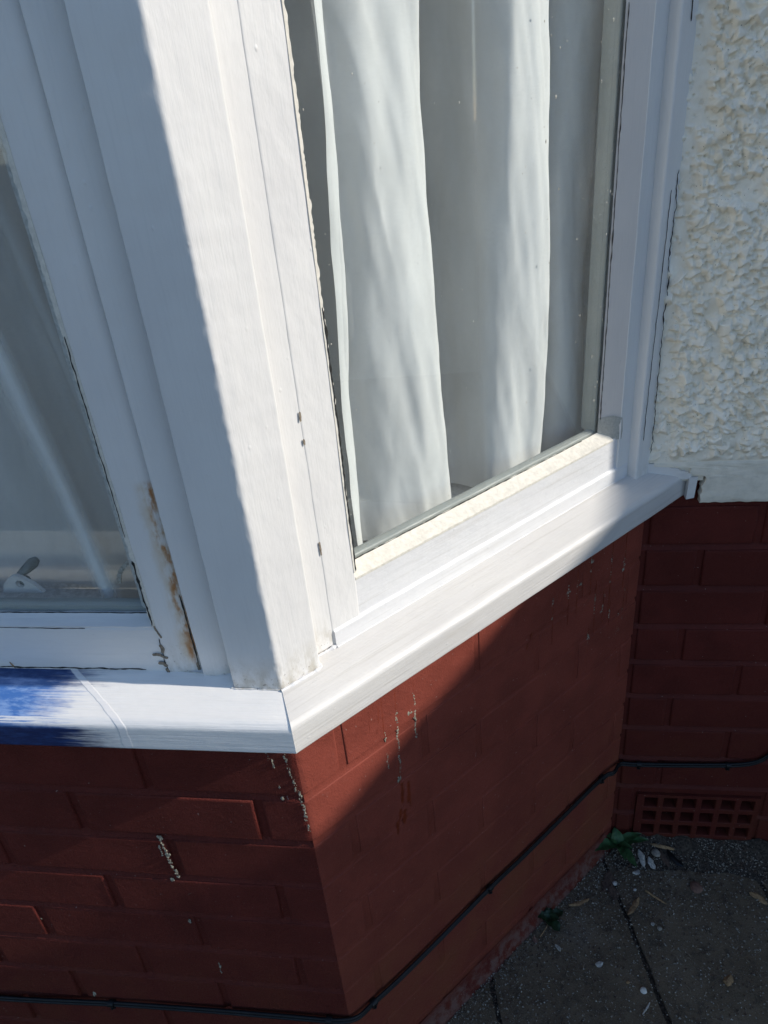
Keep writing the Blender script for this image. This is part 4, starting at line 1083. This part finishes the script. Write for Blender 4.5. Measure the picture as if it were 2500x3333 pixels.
litter = [
    ('wood_chip', 'tan wood splinter lying against the foot of the slanting red wall', 'wood chip', (.352, .320), 20, .040, .0045, 'chip', 3),
    ('wood_chip', 'tan wood splinter at the top end of the paving joint', 'wood chip', (.447, .318), 48, .042, .0055, 'chip', 4),
    ('wood_chip', 'long thin tan sliver under the air brick', 'wood chip', (.520, .436), -14, .044, .0035, 'chip', 5),
    ('wood_chip', 'broken yellowish wood chip at the right edge of the paving', 'wood chip', (.668, .348), -40, .032, .007, 'chip', 6),
    ('wood_chip', 'small brown wedge of wood alone on the right hand slab', 'wood chip', (.576, .202), 70, .022, .0075, 'chip', 7),
    ('wood_chip', 'thin straw coloured sliver right of the paving joint top', 'wood chip', (.490, .338), -34, .040, .0016, 'chip', 8),
    ('bark_piece', 'broad dark brown bark piece lying flat below the weed', 'bark', (.408, .365), 66, .046, .0105, 'chip_dark', 9),
    ('bark_piece', 'grey brown bark piece standing on edge left of the paving joint', 'bark', (.415, .343), 80, .030, .0095, 'chip_dark', 10),
    ('bark_piece', 'curled brown bark strip beside the pale flakes under the air brick', 'bark', (.520, .415), 100, .036, .006, 'chip_dark', 11),
    ('dead_leaf', 'near black shrivelled leaf under the air brick', 'leaf', (.540, .415), 125, .040, .0075, 'black', 12),
    ('paint_flake', 'long pale grey flake of paint right of the green weed', 'paint flake', (.478, .412), -78, .034, .0058, 'flake', 13),
    ('paint_flake', 'shorter pale flake of paint next to the long one', 'paint flake', (.495, .404), -60, .024, .0060, 'flake', 14),
    ('paint_flake', 'crumbled white paint flake below the weed leaves', 'paint flake', (.464, .386), 30, .015, .0050, 'flake', 15),
    ('paint_flake', 'white crumb of paint in the middle of the left slab', 'paint flake', (.372, .214), 10, .014, .0045, 'flake', 16),
    ('wood_chip', 'reddish brown chip below the ivy sprig', 'wood chip', (.268, .247), 80, .011, .004, 'rust_stone', 17),
    ('paint_flake', 'short pale flake beside the ivy sprig', 'paint flake', (.306, .236), -60, .014, .003, 'flake', 18),
    ('wood_chip', 'pale splinter lying across the lower end of the paving joint', 'wood chip', (.436, .150), 52, .024, .0010, 'flake', 21),
]
for nm, lab, cat, (x, y), rz, L, Wd, mt, sd_ in litter:
    zz = GZ + (.012 * max(0, (y - .39) / .06)) + .0005
    link(nm, chip_mesh(L, Wd, .0022, sd_), M[mt], loc=(x, y, zz), rot=(random.gauss(0, .12), random.gauss(0, .08), R(rz)), label=lab, cat=cat, group='chips, bark and paint flakes lying on the paving')
stones = [('rounded brown stone sunk in the right hand slab', (.565, .362), .0115, 'rust_stone', .35), ('round grey stone beside the pale flakes under the vent', (.506, .424), .0085, 'stone', .7),
          ('small white pebble right of the paving joint', (.474, .289), .0034, 'flake', .6), ('pale grey pebble just below the white pebble', (.484, .282), .0042, 'stone', .8),
          ('white pebble between the bark pieces left of the joint', (.421, .362), .0045, 'flake', .6), ('small pale pebble above the splinter at the joint', (.455, .351), .0032, 'flake', .7),
          ('yellowish pebble on the left slab beside the joint', (.415, .188), .0032, 'chip', .7), ('cream crusty pebble on the edge of the joint', (.437, .177), .0060, 'putty', .6)]
for i, (lab, (x, y), r, mt, fl) in enumerate(stones):
    link('stone', stone_mesh(r, i * 3.7, fl), M[mt], loc=(x, y, GZ + r * fl * .45 + (.010 * max(0, (y - .39) / .06))), rot=(0, 0, i * 1.3), label=lab, cat='stone', group='pebbles lying on the paving')
def grit(name, n, r0, r1, seed, cluster):
    g = np.random.default_rng(seed); V = []; F = []
    base = np.array([(1, 0, 0), (-.5, .87, 0), (-.5, -.87, 0), (0, 0, .9), (.2, .1, -.6)])
    fc = [(0, 1, 3), (1, 2, 3), (2, 0, 3), (1, 0, 4), (2, 1, 4), (0, 2, 4)]
    k = 0
    while k < n:
        x, y = g.uniform(.08, .76), g.uniform(-.02, .452)
        s = x * CA + y * SA; nn = SA * x - CA * y
        if nn < .012: continue
        near = math.exp(-nn / .03) + math.exp(-(DW - y) / .05)
        if g.random() > .22 + near * cluster: continue
        r = r0 + (r1 - r0) * g.random() ** 3
        a = g.uniform(0, 6.28); M2 = np.array([[math.cos(a), -math.sin(a), 0], [math.sin(a), math.cos(a), 0], [0, 0, 1]])
        P = (base * g.uniform(.5, 1.3, (5, 3)) * r) @ M2.T
        z = GZ + .4 * r + (.018 * max(0, 1 - (DW - y) / .06) ** 1.5)
        V.append(P + np.array([x, y, z])); F += [tuple(q + 5 * k for q in f) for f in fc]; k += 1
    me = bpy.data.meshes.new(name); me.from_pydata(np.concatenate(V).tolist(), [], F); me.update(); return me
link('grit', grit('grit', 2600, .0004, .0019, 3, 1.0), M['flake'], kind='stuff', label='scattered white grit and paint crumbs on the grey slabs', cat='grit')
link('grit', grit('grit', 9000, .0005, .0026, 5, 1.5), M['stone'], kind='stuff', label='fine grey grit lying over the slabs and along the walls', cat='grit')
link('grit', grit('grit', 7000, .0006, .0030, 8, 2.2), M['chip_dark'], kind='stuff', label='dark brown crumbs of soil and bark on the slabs', cat='grit')

# ------------------------------------------------------------------ unseen masonry added right of the bay so that its edges cast the shade
XN = 3.4
ztop = -.140 + .62 * XN
shade_wall = thing('unseen_shade_wall', 'unseen tall cream wall added right of the bay to cast the slanting shade, a flat coping on top', 'wall')
link('wall_body', box('wall_body', XN, -1.3, -.775, XN + .24, .4435, ztop - .06), M['render'], shade_wall)
link('coping', box('coping', XN - .01, -1.32, ztop - .058, XN + .26, .4430, ztop), M['slab'], shade_wall)
pil = thing('unseen_shade_pier', 'unseen cream pier added on the house wall to shade the end post and pebbledash', 'pier')
link('pier_shaft', box('pier_shaft', 1.5, .3705, -.775, 1.95, .4435, 3.2), M['render'], pil)
link('pier_cap', box('pier_cap', 1.48, .3685, 3.202, 1.97, .4435, 3.26), M['render'], pil)
# dry stalks, bark shreds and needles scattered over the slabs
def shreds(n, seed):
    g = np.random.default_rng(seed); parts = []
    while len(parts) < n:
        x, y = g.uniform(.05, .85), g.uniform(-.25, .445)
        nn = SA * x - CA * y
        if nn < .014 or g.random() > .25 + math.exp(-nn / .05) + math.exp(-(DW - y) / .07): continue
        L = g.uniform(.003, .013); w = g.uniform(.0003, .0009); a = g.uniform(0, 6.28); c, q = math.cos(a), math.sin(a)
        z = GZ + .0008 + .016 * max(0, 1 - (DW - y) / .06) ** 1.5; b = g.uniform(-.3, .3) * L
        P = [(-L / 2, -w, 0), (-L / 2, w, 0), (0, -w + b, .0012), (0, w + b, .0012), (L / 2, -w * .3, 0), (L / 2, w * .3, 0), (0, b, -.0004)]
        parts.append(([(x + u * c - v * q, y + u * q + v * c, z + t) for u, v, t in P], [(0, 1, 3, 2), (2, 3, 5, 4), (0, 2, 6), (1, 3, 6), (2, 4, 6), (3, 5, 6)]))
    return parts
link('shreds', merge('shreds', shreds(420, 21)), M['straw'], kind='stuff', label='dry straw and wood shreds scattered over the paving slabs', cat='litter')
